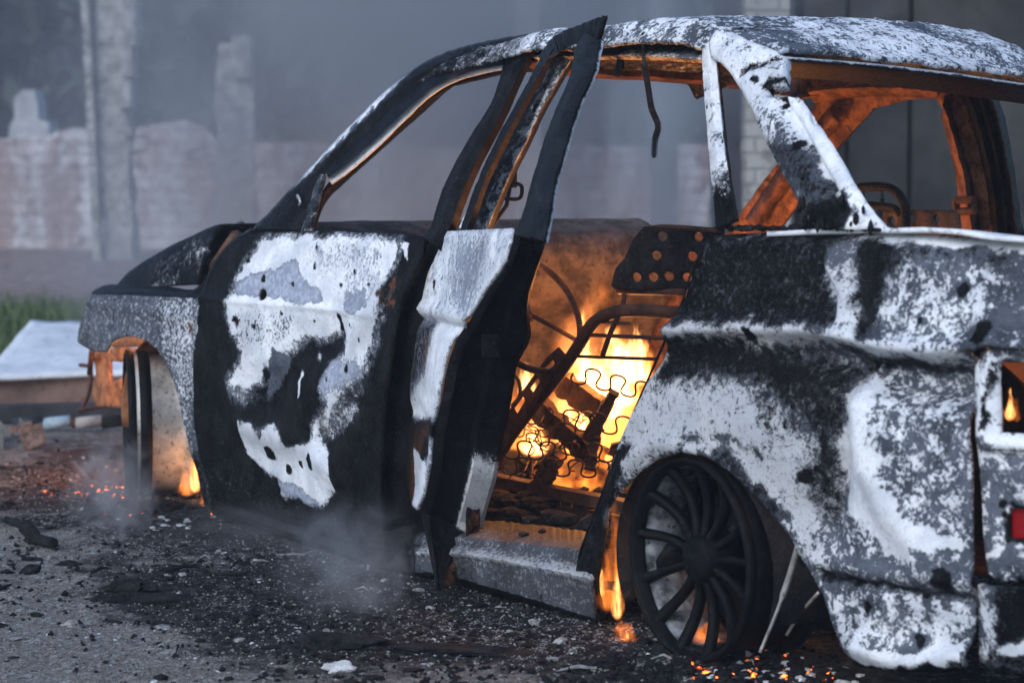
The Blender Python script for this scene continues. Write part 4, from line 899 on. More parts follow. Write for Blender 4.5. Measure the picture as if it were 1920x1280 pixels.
# ---- trunk lid (deck) and tail panel closing the rear
def deck(s, v):
    w = -.05 + (-1.47) * v - .25 * max(0, -.8 - s) * (1 - 2 * v)
    return np.array([s, w, 1.000 - .055 * min(1, v * 2.2) - .08 * max(0, -.75 - s) + (float(fbm(s * 6, w * 6, 0, 3, 3)) - .5) * .012 - .06 * max(0, s + .5)])
V = [deck(-.18 - .84 * i / 29, j / 39) for i in range(30) for j in range(40)]
F = [(i * 40 + j, (i + 1) * 40 + j, (i + 1) * 40 + j + 1, i * 40 + j + 1) for i in range(29) for j in range(39)]
o = mesh_obj('trunk_lid', V, F, M['burnt'], car, True, {'ash': np.full(1200, .74), 'soot': np.full(1200, .16), 'rust': np.zeros(1200)}); solid(o, .01)
V = []; F = []
for i in range(20):
    for j in range(30):
        v = j / 29; h = .18 + .80 * i / 19
        V.append((-.985 - .10 * (1 - (2 * v - 1) ** 4) + .015 * math.sin(h * 6), -.10 - 1.38 * v, h))
for i in range(19):
    for j in range(29):
        if 12 <= i <= 15 and (2 <= j <= 7 or 22 <= j <= 27): continue
        F.append((i * 30 + j, i * 30 + j + 1, (i + 1) * 30 + j + 1, (i + 1) * 30 + j))
o = mesh_obj('tail_panel', V, F, M['burnt'], car, True, {'ash': np.full(600, .5), 'soot': np.full(600, .1), 'rust': np.zeros(600)}); solid(o, .012)

# ---- rear pillar and quarter window post
cl_ = [(245,150),(250,238),(310,262),(370,320),(420,392),(450,450),(490,530),(540,640),(590,760),(650,880),(720,1000),(760,1070),(800,1160)]
cp_out = c9(cl_ + [(900,1180),(1100,1190),(1210,1190),(1170,1150),(1100,1010),(1030,900),(970,790),(910,690),(860,612),(812,592),(798,520),(760,470),(700,452),(640,462),(560,456),(585,430),(592,398),(640,382),(668,370),(668,300),(640,225),(600,195),(480,140),(400,100),(290,82),(262,100)])
cen = to_sh(c9([(330,110),(450,250),(560,420),(640,560),(760,760),(900,990),(980,1120)])); seam = to_sh(c9([(430,330),(500,290),(640,240)]))
flg = to_sh(c9([(690,470),(780,600),(900,800),(1050,1040),(1150,1180)]))
def cp_detail(V):
    return .035 * np.exp(-(polydist(V, cen, False) / .07) ** 2) - .010 * np.exp(-(polydist(V, seam, False) / .008) ** 2) - .022 * np.exp(-(polydist(V, to_sh_flg, False) / .010) ** 2)
to_sh_flg = to_sh(c9([(660,480),(740,600),(840,780),(950,980),(1000,1080)]))
cst = [('film', .55, .04, c9([(560,720),(740,700),(990,980),(940,1040),(800,1080),(640,880)])), ('film', .35, .02, c9([(590,250),(670,300),(670,370),(590,390)])),(('ash', 'soot'), (.56, .12), .02, c9([(470,470),(700,480),(760,640),(640,740),(540,640)])),
  (('ash', 'soot'), (.2, .50), .04, c9([(560,700),(760,700),(980,960),(950,1030),(820,1060),(720,1000),(640,880)])),
  (('ash', 'soot'), (.95, .0), .010, c9([(690,470),(770,480),(860,620),(930,720),(1090,1000),(1060,1010),(960,1000),(860,800),(760,620)])),
  (('ash', 'soot'), (.2, .9), .02, c9([(760,1080),(960,1010),(1020,960),(1060,1080),(1000,1190),(800,1190)])), ('soot', .85, .012, c9([(430,328),(500,290),(640,240)]), .006),
  ('soot', .98, .006, c9([(515,345),(550,355)]), .007), ('soot', .98, .006, c9([(680,455),(695,490)]), .010), ('soot', .98, .006, c9([(752,705),(765,715)]), .010), ('soot', .9, .012, c9([(600,380),(668,360)]), .012)]  # black dots painted where holes look dark
cpil = side_panel('rear_pillar', cp_out, car, cst, {'ash': .68, 'soot': .14, 'fine': .4}, g=.007, detail=cp_detail, thick=.03, rough=.003, seed=21)
ql = c9([(175,185),(180,350),(200,600),(220,850),(240,1050),(255,1195)]); qr = c9([(235,130),(245,300),(265,500),(290,750),(320,950),(355,1145)])
qi = c9([(262,250),(272,400),(290,600),(312,800),(338,980),(370,1150)])
loft('quarter_window_post', [rail(ql, -.02), rail(ql, .002), rail([(a * .5 + c * .5, b * .5 + d * .5) for (a, b), (c, d) in zip(ql, qr)], .012), rail(qr, .002), rail(qi, -.05)], car, 90, attrf=lambda V, m, n: {'ash': np.where(np.repeat(np.arange(m), n) == m - 1, .1, .70), 'soot': np.where(np.repeat(np.arange(m), n) == m - 1, .9, .10) + .8 * np.tile(sstep(.55, .95, np.linspace(0, 1, n)), m)}, thick=.006, jag=.0015)
# charred crust along the belt and torn bits at the pillar foot
mb = MB()
for i in range(90):
    x = 1338 + (1650 - 1338) * i / 89 + random.uniform(-3, 3); p = PS(x, 428 + random.uniform(-3, 4)); p[1] -= random.uniform(.0, .05)
    mb.rock(p, random.uniform(.004, .011), i, (1.6, 1, .7), 1, .5)
for i in range(60):
    x = random.uniform(1510, 1645); p = PS(x, 425 - random.random() ** 2 * 60); p[1] += random.uniform(-.02, .03); mb.rock(p, random.uniform(.003, .009), i + 100, (1, 1, 2.4), 1, .6)
mb.build('charred_trim', M['char'], car, True)

# ---- roof
RS = [1.62, 1.45, 1.3, 1.0, .6, .35, .2, .12, .05]; RN = [1.405, 1.445, 1.462, 1.483, 1.488, 1.476, 1.445, 1.42, 1.392]; RM = [1.415, 1.452, 1.472, 1.494, 1.508, 1.500, 1.450, 1.41, 1.372]; RF = [1.40, 1.44, 1.458, 1.478, 1.492, 1.486, 1.43, 1.39, 1.340]
def roof_h(s, w):
    v = (w + .30) / -1.05
    a, b, c = np.interp(s, RS[::-1], RN[::-1]), np.interp(s, RS[::-1], RM[::-1]), np.interp(s, RS[::-1], RF[::-1])
    h = a * (1 - v) * (1 - 2 * v) + b * 4 * v * (1 - v) + c * v * (2 * v - 1)
    return h - .05 * np.exp(-((w + .26) / .03) ** 2) - .05 * np.exp(-((w + 1.36) / .03) ** 2)
ni, nj = 130, 90; ss = np.linspace(1.60, .05, ni); ww = np.linspace(-.262, -1.36, nj)
S_, W_ = np.meshgrid(ss, ww, indexing='ij')
Hh = roof_h(S_, W_) + (fbm(S_ * 4, W_ * 4, 0, 4, 6) - .5) * .022 + (fbm(S_ * 60, W_ * 60, 0, 3, 8) - .5) * .009 - .010 * np.exp(-((S_ - .11) / .012) ** 2)
kk = fbm(S_ * 5, W_ * 5, 0, 3, 12)
o = mesh_obj('roof', np.stack([S_, W_, Hh], 2).reshape(-1, 3), [(i * nj + j, i * nj + j + 1, (i + 1) * nj + j + 1, (i + 1) * nj + j) for i in range(ni - 1) for j in range(nj - 1)], M['burnt'], car, True, {'fine': np.full(ni * nj, .35), 'ash': (.50 + .5 * (kk - .5)).ravel(), 'soot': np.clip(.12 + .5 * sstep(.8, 1.3, S_), 0, 1).ravel(), 'rust': np.zeros(ni * nj)}); solid(o, .012)
fl = MB()
for i in range(900):
    s_ = random.uniform(.06, 1.5); w_ = -.262 - random.random() ** 1.6 * 1.0; h = float(roof_h(s_, w_)) + .004
    r = random.uniform(.004, .011); q = random.uniform(0, 6.28)
    fl.add([(s_ + r * math.cos(q + k) * random.uniform(.6, 1.3), w_ + r * math.sin(q + k), h + random.uniform(.0, .009)) for k in (0, 1.5, 3.1, 4.6)], [(0, 1, 2, 3)])
o = fl.build('paint_flakes', M['burnt'], car); me = o.data
for k, v in (('ash', .55), ('soot', .35)):
    a = me.attributes.new(k, 'FLOAT', 'POINT'); a.data.foreach_set('value', np.full(len(me.vertices), v, np.float32))
o['kind'] = 'stuff'
rr0 = [(985, 74), (1060, 60), (1140, 52), (1240, 48), (1330, 52)]; rr1 = [(985, 84), (1060, 74), (1140, 66), (1240, 63), (1332, 70)]; rr2 = [(985, 90), (1060, 88), (1140, 84), (1240, 84), (1330, 92)]; rr3 = [(985, 106), (1060, 104), (1140, 102), (1240, 104), (1330, 110)]
def rr_attr(V, m, n):
    r = np.repeat(np.arange(m), n); k = fbm(V[:, 0] * 25, r * 3., 0, 3, 2)
    return {'ash': np.select([r <= 1, r <= 3, r >= 4], [.62, .15, .52]) + .3 * (k - .5), 'soot': np.select([r <= 1, r <= 3, r >= 4], [.3, .72, .30]) + .3 * (k - .5)}
loft('roof_rail', [rail(rr0, -.01), rail(rr1, .0), rail(rr1, -.03), rail(rr2, -.045), rail([(x, y + 2) for x, y in rr3], -.03), rail([(x, y + 8) for x, y in rr3], -.06)], car, 110, attrf=rr_attr, thick=.006, jag=.002)
# rear roof rail continuing to the edge above the back window
re = [PSs(1440, 100, .10), PSs(1480, 108, .05), PSs(1600, 117, .05), PSs(1700, 128, .05), PSs(1820, 143, .05), PSs(1920, 158, .05), PSs(1990, 168, .06)]
re2 = [p + np.array([.10, 0, -.035]) for p in re]; re3 = [p + np.array([.004, 0, -.007]) for p in re]
re0 = [p + np.array([.10, 0, .030]) for p in re]; re1 = [p + np.array([.03, 0, .001]) for p in re]
loft('roof_rear_edge', [smooth_path(re0, 6), smooth_path(re1, 6), smooth_path(re, 6), smooth_path(re3, 6), smooth_path(re2, 6)], car, 80, attrf=lambda V, m, n: {'ash': np.select([np.repeat(np.arange(m), n) <= 1, np.repeat(np.arange(m), n) == 2], [.62, .8], .1), 'soot': np.select([np.repeat(np.arange(m), n) <= 1, np.repeat(np.arange(m), n) == 2], [.1, .05], .95)}, thick=.006, jag=.0015)
# front header under the roof, and the lining structure at the back, lit by the fire
hd = [PW(1000, 84, -.31), PSs(1115, 110, 1.50), PSs(1240, 118, 1.50), PSs(1340, 126, 1.48), PSs(1440, 138, 1.44), PW(1530, 150, -1.30)]
loft('roof_header', [smooth_path(hd, 8), smooth_path([p + np.array([-.01, 0, -.045]) for p in hd], 8), smooth_path([p + np.array([.06, 0, -.052]) for p in hd], 8)], car, 110, mat=M['rust'], thick=.006, jag=.006)
for s_, c in ((1.15, 0), (.75, 1), (.32, 2)):
    V = [];
    pts = [(s_, -.33 - 1.0 * j / 19, float(roof_h(s_, -.33 - 1.0 * j / 19)) - .03 - .008 * random.random()) for j in range(20)]
    loft('roof_bow', [[np.array(p) + [.03, 0, .012] for p in pts], [np.array(p) + [.01, 0, -.012] for p in pts], [np.array(p) + [-.01, 0, -.012] for p in pts], [np.array(p) + [-.03, 0, .012] for p in pts]], car, 30, mat=M['rust_dark'], thick=.003)
# hanging belt spiral
mb = MB(); hp = [PW(1206, 62, -.27), PW(1207, 110, -.285), PW(1216, 170, -.285), PW(1222, 205, -.285), PW(1234, 236, -.285), PW(1228, 262, -.285), PW(1226, 296, -.285)]
q = resample(smooth_path(hp, 8), 90); mb.tube(list(q), .0045, 6)
for i in range(22, 88): mb.tube([q[i], q[i] * .45 + q[i + 1] * .55], .0085, 7)
mb.build('hanging_cable', M['rubber'], car)
mb = MB(); mb.tube([PW(1164, 105, -.33), PW(1163, 128, -.33), PW(1157, 142, -.33)], [.008, .012, .007], 6); mb.rock(PW(1158, 138, -.33), .016, 3, (1, 1, .8), 1, .5); mb.build('hanging_clip', M['char'], car)

# ---- far side: window frame, lower body
fo = c6([(640,1000),(780,790),(960,560),(1000,440),(960,380),(1000,330),(1200,352),(1400,330),(1560,352),(1640,376),(1700,560),(1760,800),(1810,1010),(1815,1060),(1700,1060),(1680,900),(1650,800),(1620,650),(1570,500),(1535,432),(1400,440),(1250,478),(1110,630),(1000,790),(850,1000),(800,1060),(640,1060)])
fhl = [hl(*c6([p])[0], 5, 6) for p in [(850,745),(825,790),(790,850)]]
def far_w(V): return np.clip((V[:, 1] - .95), 0, 1) * .20
FW = -1.44
def far_panel(name, px, parent, mat, holes=(), seed=1, thick=.02, dw=0.0):
    def pf(x, y):
        w = FW
        for _ in range(6):
            p = PW(x, y, w); w = FW + dw + .22 * max(0, p[2] - .95)
        return (p[0], p[2])
    P = [pf(*p) for p in px]; H = [[pf(*p) for p in h] for h in holes]
    V, F = triangulate(P, H, .016, .004, seed)
    w = FW + dw + .22 * np.clip(V[:, 1] - .95, 0, 9) + (fbm(V[:, 0] * 14, V[:, 1] * 14, 0, 3, seed) - .5) * .03
    o = mesh_obj(name, np.stack([V[:, 0], w, V[:, 1]], 1), [tuple(int(i) for i in q[::-1]) for q in F], mat, parent, True); solid(o, thick); return o
far_panel('far_window_frame', fo, car, M['rust'], fhl, 31)
def far_band(pts_l, pts_r, dws, name, mat, base=None):
    def pf(x, y, dw):
        w = FW
        for _ in range(6):
            p = PW(x, y, w); w = FW + dw + .22 * max(0, p[2] - .95)
        return p
    k = len(dws); R = []
    for i, dw in enumerate(dws):
        t = i / (k - 1); R.append(smooth_path([pf(a * (1 - t) + c * t, b * (1 - t) + d * t, dw) for (a, b), (c, d) in zip(pts_l, pts_r)], 6))
    return loft(name, R, car, 60, mat=mat, base=base, thick=.008, jag=.003)
far_band(c6([(1575,420),(1640,620),(1690,800),(1730,1020)]), c6([(1560,505),(1600,650),(1630,800),(1655,1020)]), (.0, .05, .0), 'far_door_pillar', M['rust'])
far_band(c6([(1640,385),(1700,560),(1760,800),(1790,1060)]), c6([(1790,400),(1840,560),(1880,800),(1915,1060)]), (.0, .03, -.02, .03, .0, .03, -.01), 'far_door_edge', M['burnt'], {'ash': .32, 'soot': .86})
far_band(c6([(700,960),(850,740),(1000,560),(1060,480)]), c6([(760,1000),(900,800),(1060,600),(1110,540)]), (.03, .06, .03), 'far_windscreen_pillar', M['rust'])
far_band(c6([(950,360),(1100,350),(1300,350),(1560,370)]), c6([(1000,450),(1100,430),(1300,420),(1540,430)]), (.0, .06, .02), 'far_roof_rail', M['rust'])
mb = MB(); q = [PW(x, y, -1.34) for x, y in c6([(1620,880),(1700,875),(1705,925),(1625,930),(1620,880)])]; mb.tube(q, .012, 6); mb.build('grab_handle', M['rust_dark'], car)
# far body side below the windows
def far_y(s, h): return -1.50 + .0 * s - np.interp(h, WH, WV) * .6 + .10 * np.clip(s - 2.7, 0, 9) ** 2 + .12 * np.clip(-.5 - s, 0, 9) ** 2
def far_side(name, poly, mat, base=None, seed=1):
    V, F = triangulate(poly, (), .03, .003, seed); w = far_y(V[:, 0], V[:, 1]) + (fbm(V[:, 0] * 6, V[:, 1] * 6, 0, 3, seed) - .5) * .03
    n_ = len(V); o = mesh_obj(name, np.stack([V[:, 0], w, V[:, 1]], 1), [tuple(int(i) for i in q) for q in F], mat, car, True, {k: np.full(n_, float((base or {}).get(k, 0))) for k in ('ash', 'soot', 'rust')}); solid(o, .02); return o
far_side('far_front_door', [(.95, .12), (2.15, .14), (2.2, .9), (.95, .955)], M['rust'], seed=4)
far_side('far_rear_door', [(.3, .14), (.93, .12), (.93, .955), (-.05, .96), (.0, .65)], M['burnt'], {'ash': .1, 'soot': .7, 'rust': .7}, 5)
far_side('far_fender', [(2.22, .14), (2.45, .14), (2.5, .45), (2.75, .6), (3.05, .5), (3.15, .35), (3.38, .4), (3.4, .7), (2.65, .78), (2.22, .9)], M['burnt'], {'ash': .3, 'soot': .6, 'rust': .3}, 6)
far_side('far_quarter_panel', [(-.02, .65), (-.07, .96), (-.55, .985), (-1.05, .94), (-1.05, .2), (-.35, .2), (-.28, .45), (0, .55)], M['burnt'], {'ash': .45, 'soot': .3}, 7)
# ---- dashboard and firewall, floor, tunnel
ws = np.linspace(-.12, -1.46, 60); bow = lambda w: .16 * (1 - ((w + .79) / .67) ** 2)
cr = lambda a, amp, k: (fbm(ws * 7, ws * 0 + k, 0, 4, k) - .5) * amp
D = [np.stack([s0 + bow(ws) + cr(0, .03, k), ws, z0 + cr(0, zn, k + 9)], 1) for k, (s0, z0, zn) in enumerate([(2.16, .955, .008), (2.02, .958, .006), (1.96, .940, .02), (1.86, .915, .03), (1.80, .84, .05), (1.84, .72, .06), (1.95, .60, .06), (2.0, .42, .05), (1.98, .15, .02)])]
def dsmooth(R, n=4):
    R = np.array(R); out = smooth_path([r.ravel() for r in R], n); return [o.reshape(-1, 3) for o in out]
loft('dashboard', dsmooth(D), car, 60, mat=M['dash'], thick=.01, jag=.004)
V = []; F = []; gx, gy = 80, 40
for i in range(gx):
    for j in range(gy):
        s_ = 2.05 - 2.25 * i / (gx - 1); w_ = -.06 - 1.38 * j / (gy - 1)
        V.append((s_, w_, .115 + .13 * math.exp(-((w_ + .78) / .11) ** 2) * (s_ < 1.9) + .20 * float(sstep(.35, .05, s_)) + (float(fbm(s_ * 9, w_ * 9, 0, 4, 4)) - .5) * .10))
F = [(i * gy + j, (i + 1) * gy + j, (i + 1) * gy + j + 1, i * gy + j + 1) for i in range(gx - 1) for j in range(gy - 1)]
o = mesh_obj('floor_pan', V, F, M['char'], car, True); solid(o, .02)
# trunk inside: burnt bulkhead
loft('rear_bulkhead', [[np.array([-.20, -.12 - 1.3 * j / 9, .30]) for j in range(10)], [np.array([-.30, -.12 - 1.3 * j / 9, .62]) for j in range(10)]], car, 30, mat=M['rust_dark'], thick=.01, jag=.01)
loft('trunk_floor', [[np.array([-.22, -.10 - 1.3 * j / 9, .30]) for j in range(10)], [np.array([-1.06, -.16 - 1.2 * j / 9, .30]) for j in range(10)]], car, 30, mat=M['rust_dark'], thick=.01, jag=.01)
loft('rear_wheel_house', [[np.array([s_, -.42, .3]) for s_ in np.linspace(.2, -1.0, 20)], [np.array([s_, -.40, .80 - 1.1 * (s_ + .25) ** 2]) for s_ in np.linspace(.2, -1.0, 20)]], car, 30, mat=M['char'], thick=.01, jag=.008)
# steering wheel
mb = MB(); ct = PW(995, 590, -.46); ax = Vector((-.86, -.05, .42)).normalized(); e1_ = ax.orthogonal().normalized(); e2_ = ax.cross(e1_)
mb.tube([Vector(ct) + (e1_ * math.cos(q) + e2_ * math.sin(q)) * .175 for q in np.linspace(0, 2 * math.pi, 49)], .010, 8, False)
for q in (.3, 2.4, 4.4): mb.tube([Vector(ct), Vector(ct) + (e1_ * math.cos(q) + e2_ * math.sin(q)) * .175], .007, 6)
mb.tube([Vector(ct), Vector(ct) - ax * .35], .022, 8); mb.build('steering_wheel', M['rust_dark'], car, True)
# ---- seats
SW = -.50
def seat(parent_name, shift, main):
    st = empty(parent_name, (0, 0, 0)); st.parent = car
    T = lambda x, y, w=SW: PW(x, y, w) + np.array([0, shift, 0])
    hp = c5([(540,300),(556,240),(590,200),(620,130),(655,86),(905,92),(880,200),(870,322),(590,316),(552,312)])
    hh = [hl(*c5([(x, y)])[0], 9, 9) for x, y in [(708,122),(818,125),(690,192),(798,195),(628,270),(680,270),(728,268),(782,272)]]
    P = [tuple(T(*p)[[0, 2]]) for p in hp]; H = [[tuple(T(*p)[[0, 2]]) for p in h] for h in hh]
    V, F = triangulate(P, H, .014, .001, 3); w = SW + shift + .02 * np.sin(V[:, 0] * 9) + 0 * V[:, 0]
    o = mesh_obj('backrest_plate', np.stack([V[:, 0], w, V[:, 1]], 1), [tuple(int(i) for i in q[::-1]) for q in F], M['char'], st, True); solid(o, .010, 0)
    mb = MB(); mb.tube([T(1160, 545), T(1340, 549)], .010, 8); mb.tube(smooth_path([T(1160, 540), T(1168, 505), T(1186, 478), T(1214, 428), T(1345, 432)], 4), .007, 8); mb.build('backrest_plate_rim', M['rust_dark'], o, True)
    mb = MB(); fr = smooth_path([T(1420, 588), T(1340, 588), T(1270, 586), T(1195, 582), T(1150, 586), T(1112, 606), T(1080, 655), T(1040, 712), T(995, 768), T(950, 830), T(930, 875)], 7)
    mb.tube(fr, .018, 10); mb.build('seat_frame', M['rust_dark'], st, True)
    mb = MB()
    mb.tube(smooth_path([T(1172, 548), T(1166, 580), T(1146, 620), T(1130, 666)], 4), .008, 7)
    for a, b, r in [((1108, 628), (1250, 634), .006), ((1084, 668), (1230, 673), .005), ((1130, 604), (1180, 606), .005)]: mb.tube([T(*a), T(*b)], r, 6)
    mb.build('seat_crossbar', M['rust_dark'], st, True)
    pl_ = [(955, 790), (985, 745), (1040, 670), (1062, 650), (1075, 665), (1040, 722), (992, 790), (955, 845), (945, 850)]
    hh = [[(1036, 690), (1052, 672), (1056, 680), (1044, 698)], [(1008, 726), (1024, 706), (1028, 714), (1014, 736)], [(978, 764), (996, 740), (1000, 750), (984, 776)]]
    P = [tuple(T(*p)[[0, 2]]) for p in pl_]; H = [[tuple(T(*p)[[0, 2]]) for p in h] for h in hh]
    V, F = triangulate(P, H, .012, 0, 3)
    o = mesh_obj('seat_side_plate', np.stack([V[:, 0], np.full(len(V), SW + shift + .03), V[:, 1]], 1), [tuple(int(i) for i in q[::-1]) for q in F], M['rust_dark'], st, True); solid(o, .006)
    if main:
        mb = MB()
        for pts in [[(700,640),(790,600)], ]: pass
        def zig(x0, y0, x1, y1, n, amp, w):
            pp = []
            for i in range(n * 26 + 1):
                t = i / (n * 26); q = t * n * 2 * math.pi; nx, ny = -(y1 - y0), (x1 - x0); L = math.hypot(nx, ny)
                u_ = amp * math.sin(q); v_ = -amp * .42 * math.sin(2 * q)
                pp.append(T(x0 + (x1 - x0) * t + nx / L * u_ + (x1 - x0) / L * v_, y0 + (y1 - y0) * t + ny / L * u_ + (y1 - y0) / L * v_, w))
            mb.tube(pp, .0032, 6)
        zig(1075, 700, 1215, 735, 3, 17, SW); zig(985, 775, 1180, 800, 4, 18, SW - .05); zig(950, 842, 1170, 850, 5, 17, SW); zig(945, 872, 1140, 880, 4, 16, SW + .03); zig(960, 800, 1100, 850, 3, 14, SW - .1)
        random.seed(44)
        for i in range(14):
            x, y = random.uniform(950, 1190), random.uniform(770, 900); pp = [T(x, y, SW + random.uniform(-.12, .04))]
            for k in range(5): x += random.uniform(-26, 30); y += random.uniform(-24, 26); pp.append(T(x, y, SW + random.uniform(-.14, .04)))
            mb.tube(smooth_path(pp, 6), .0022, 5)
        mb.tube(smooth_path([T(958, 700), T(972, 712), T(975, 740), T(960, 760)], 5), .006, 6); mb.build('seat_spring', M['rust_dark'], st, True)
    mb = MB(); mb.box((T(1000, 926) + T(1100, 922)) / 2, (.70, .045, .034)); mb.box((T(1000, 956) + T(1100, 952)) / 2, (.70, .05, .026))
    for i in range(10): mb.box((T(930 + i * 22, 943)), (.012, .03, .035))
    mb.build('seat_rail', M['rust_dark'], st)
    return st
ds = seat('driver_seat', 0.0, True); ds['label'] = 'driver seat reduced to tube frame, perforated plate and springs'
# passenger seat: head restraint loop and perforated plate show above the rear deck
ps_ = empty('passenger_seat', (0, 0, 0)); ps_.parent = car; ps_['label'] = 'passenger seat frame with head restraint hoop'
T = lambda x, y, w=-1.10: PW(x, y, w)
mb = MB(); mb.tube(smooth_path([T(1612, 352), T(1640, 350), T(1668, 353), T(1686, 366), T(1697, 392), T(1699, 440), T(1699, 520)], 6), .013, 8); mb.tube(smooth_path([T(1600, 382), T(1650, 386), T(1676, 390), T(1688, 402)], 5), .010, 8)
mb.tube(smooth_path([T(1700, 520), T(1690, 620), T(1640, 760), T(1600, 860)], 6), .017, 8); mb.build('head_restraint', M['char'], ps_, True)
V, F = triangulate([tuple(T(x, y)[[0, 2]]) for x, y in [(1640, 400), (1655, 392), (1785, 394), (1796, 402), (1798, 520), (1640, 520)]], [[tuple(T(x, y)[[0, 2]]) for x, y in hl(cx, cy, 6, 9)] for cx, cy in [(1672, 414), (1708, 410), (1756, 411), (1690, 470), (1740, 470)]], .014, 0, 2)
o = mesh_obj('backrest_plate', np.stack([V[:, 0], np.full(len(V), -1.10), V[:, 1]], 1), [tuple(int(i) for i in q[::-1]) for q in F], M['rust_dark'], ps_, True); solid(o, .01)
for q in ((1640, 1620), (1798, 1760)):
    mb = MB(); mb.tube([T(q[0], 520), T(q[1], 700)], .016, 8); mb.build('seat_frame', M['rust_dark'], ps_, True)

# ---- wheels
def ring_lathe(mb, prof, seg=72):
    n_ = len(prof); vs = [(r * math.cos(2 * math.pi * k / seg), y, r * math.sin(2 * math.pi * k / seg)) for k in range(seg) for y, r in prof]
    fs = [(k * n_ + i, k * n_ + i + 1, ((k + 1) % seg) * n_ + i + 1, ((k + 1) % seg) * n_ + i) for k in range(seg) for i in range(n_ - 1)]
    mb.add(vs, fs)
def wheel(loc, rz, r, label, tilt=0.0):
    w = empty('wheel', loc); w.rotation_euler = (tilt, 0, rz); w.parent = car; w['label'] = label
    mb = MB(); ring_lathe(mb, [(-.02, r * .90), (.0, r * .93), (.008, r * .955), (.004, r), (-.012, r), (-.022, r * .96)] + ([] if 'rear' in label else [(-.04, r * .962), (-.048, r * .985), (-.058, r * .985), (-.066, r * .955), (-.072, r * .945)])); o = mb.build('rim_lip', M['rimblack'], w, True)
    mb = MB(); ring_lathe(mb, [(-.02, r * .955), (-.05, r * .93), (-.09, r * .915), (-.17, r * .92), (-.192, r * .95), (-.20, r), (-.212, r), (-.212, r * .93)]); o = mb.build('barrel', M['rimblack'] if 'rear' in label else M['steel'], w, True); solid(o, .004)
    if 'rear' in label:
        mb = MB(); ring_lathe(mb, [(-.03, r * .925), (-.06, r * .905), (-.09, r * .895), (-.17, r * .90)]); o = mb.build('barrel_lining', M['rimash'], w, True); solid(o, .003)
    mb = MB(); ring_lathe(mb, [(-.01, 0.001), (-.012, r * .17), (-.02, r * .22), (-.05, r * .25), (-.12, r * .3), (-.12, .001)], 40); mb.build('hub', M['rimblack'], w, True)
    mb = MB(); ring_lathe(mb, [(-.13, .001), (-.13, r * .62), (-.15, r * .62), (-.15, .001)], 40); mb.build('brake_disc', M['rimblack'], w, True)
    ns_ = 13
    for k in range(ns_):
        q = 2 * math.pi * k / ns_ + .12; mb = MB(); vs = []; fs = []
        for i in range(9):
            t = i / 8; rad = r * (.16 + .78 * t); y = -.022 - .030 * math.sin(math.pi * (t * .9 + .05)) + .022 * t; hw = r * (.040 - .010 * math.sin(math.pi * t) + .018 * t); th = .022
            qq = q + .035 * math.sin(math.pi * t)
            ca, sa = math.cos(qq), math.sin(qq)
            for a, yy in ((-hw, y - th), (-hw * .75, y), (hw * .75, y), (hw, y - th)): vs.append((rad * ca - a * sa, yy, rad * sa + a * ca))
        for i in range(8):
            for a in range(4): fs.append((i * 4 + a, i * 4 + (a + 1) % 4, (i + 1) * 4 + (a + 1) % 4, (i + 1) * 4 + a))
        mb.add(vs, fs); mb.build('spoke', M['rimblack'], w, True)
    return w
hc = PW(1291, 1062, .012)
wheel((hc[0], .012, .236), -.085, .237, 'bare rear wheel with thin sooty spokes', .0)
fv = w2l(np.array([-.975, -.22, 0]) + R0); fang = math.atan2(fv[1], fv[0]) - math.pi / 2
fc = PW(240, 815, -.06)
wheel((fc[0], fc[1], .252), fang, .258, 'bare front wheel turned so that its steel barrel shows')
# ================================================================== THINGS AROUND AND INSIDE THE CAR
def light(name, loc_l, energy, rad, parent, col=(1, .38, .10)):
    l = bpy.data.lights.new(name, 'POINT'); l.energy = energy; l.color = col; l.shadow_soft_size = rad
    o = bpy.data.objects.new(name, l); COL.objects.link(o); o.location = Vector(l2w(loc_l)) - parent.location if parent else Vector(l2w(loc_l)); o.parent = parent; return o
def tongue(parent, P, w, h, seed, mat='flame', depth=None):
    mb = MB(); mb.rock((0, 0, 0), 1.0, seed, (1, 1, 1), 2, 0.0)
    o = mb.build('flame_tongue', M[mat], parent, True); o.location = np.array(P) - np.array(parent.location)
    o.scale = (w, depth or w * .8, h * .5); return o
def fire(label, px, w, tongues, lights, cat='fire', name='fire'):
    c = l2w(PW(*px, w)); root = empty(name, tuple(c)); tag(root, label, cat, 'fires burning in and around the car')
    for i, (x, y, ww, pw, ph, mat) in enumerate(tongues):
        p = l2w(PW(x, y, ww)); sc = p[1] / FPX; tongue(root, p, pw * sc * .5, ph * sc, hash((x, y)) % 97, mat)
    for (ll, e, rad) in lights: light('fire_light', ll, e, rad, root)
    return root
fire('blazing fire in the cabin behind the seat springs', (1120, 800), -.75,
     [(1150, 690, -.82, 190, 170, 'flame'), (1196, 665, -.86, 90, 130, 'flame'), (1100, 690, -.92, 130, 130, 'flame'), (1070, 765, -.68, 130, 150, 'flame'), (1150, 770, -.95, 170, 150, 'flame_soft'), (1003, 815, -.62, 90, 90, 'flame'), (1094, 606, -.95, 26, 60, 'flame'), (1040, 890, -.6, 150, 90, 'flame_soft'), (1120, 870, -.7, 160, 120, 'flame_soft'), (965, 790, -.8, 110, 160, 'flame_soft'), (990, 715, -1.0, 60, 80, 'flame'), (1246, 840, -.6, 24, 60, 'flame'), (1205, 735, -.98, 120, 200, 'flame_soft'), (1120, 790, -.85, 260, 300, 'flame_soft'), (1150, 745, -.80, 80, 100, 'flame'), (1110, 720, -1.0, 460, 420, 'glow_haze')],
     [((1.30, -.78, .58), 24, .12), ((1.50, -.55, .40), 4, .10), ((.95, -1.0, .66), 9, .12)])
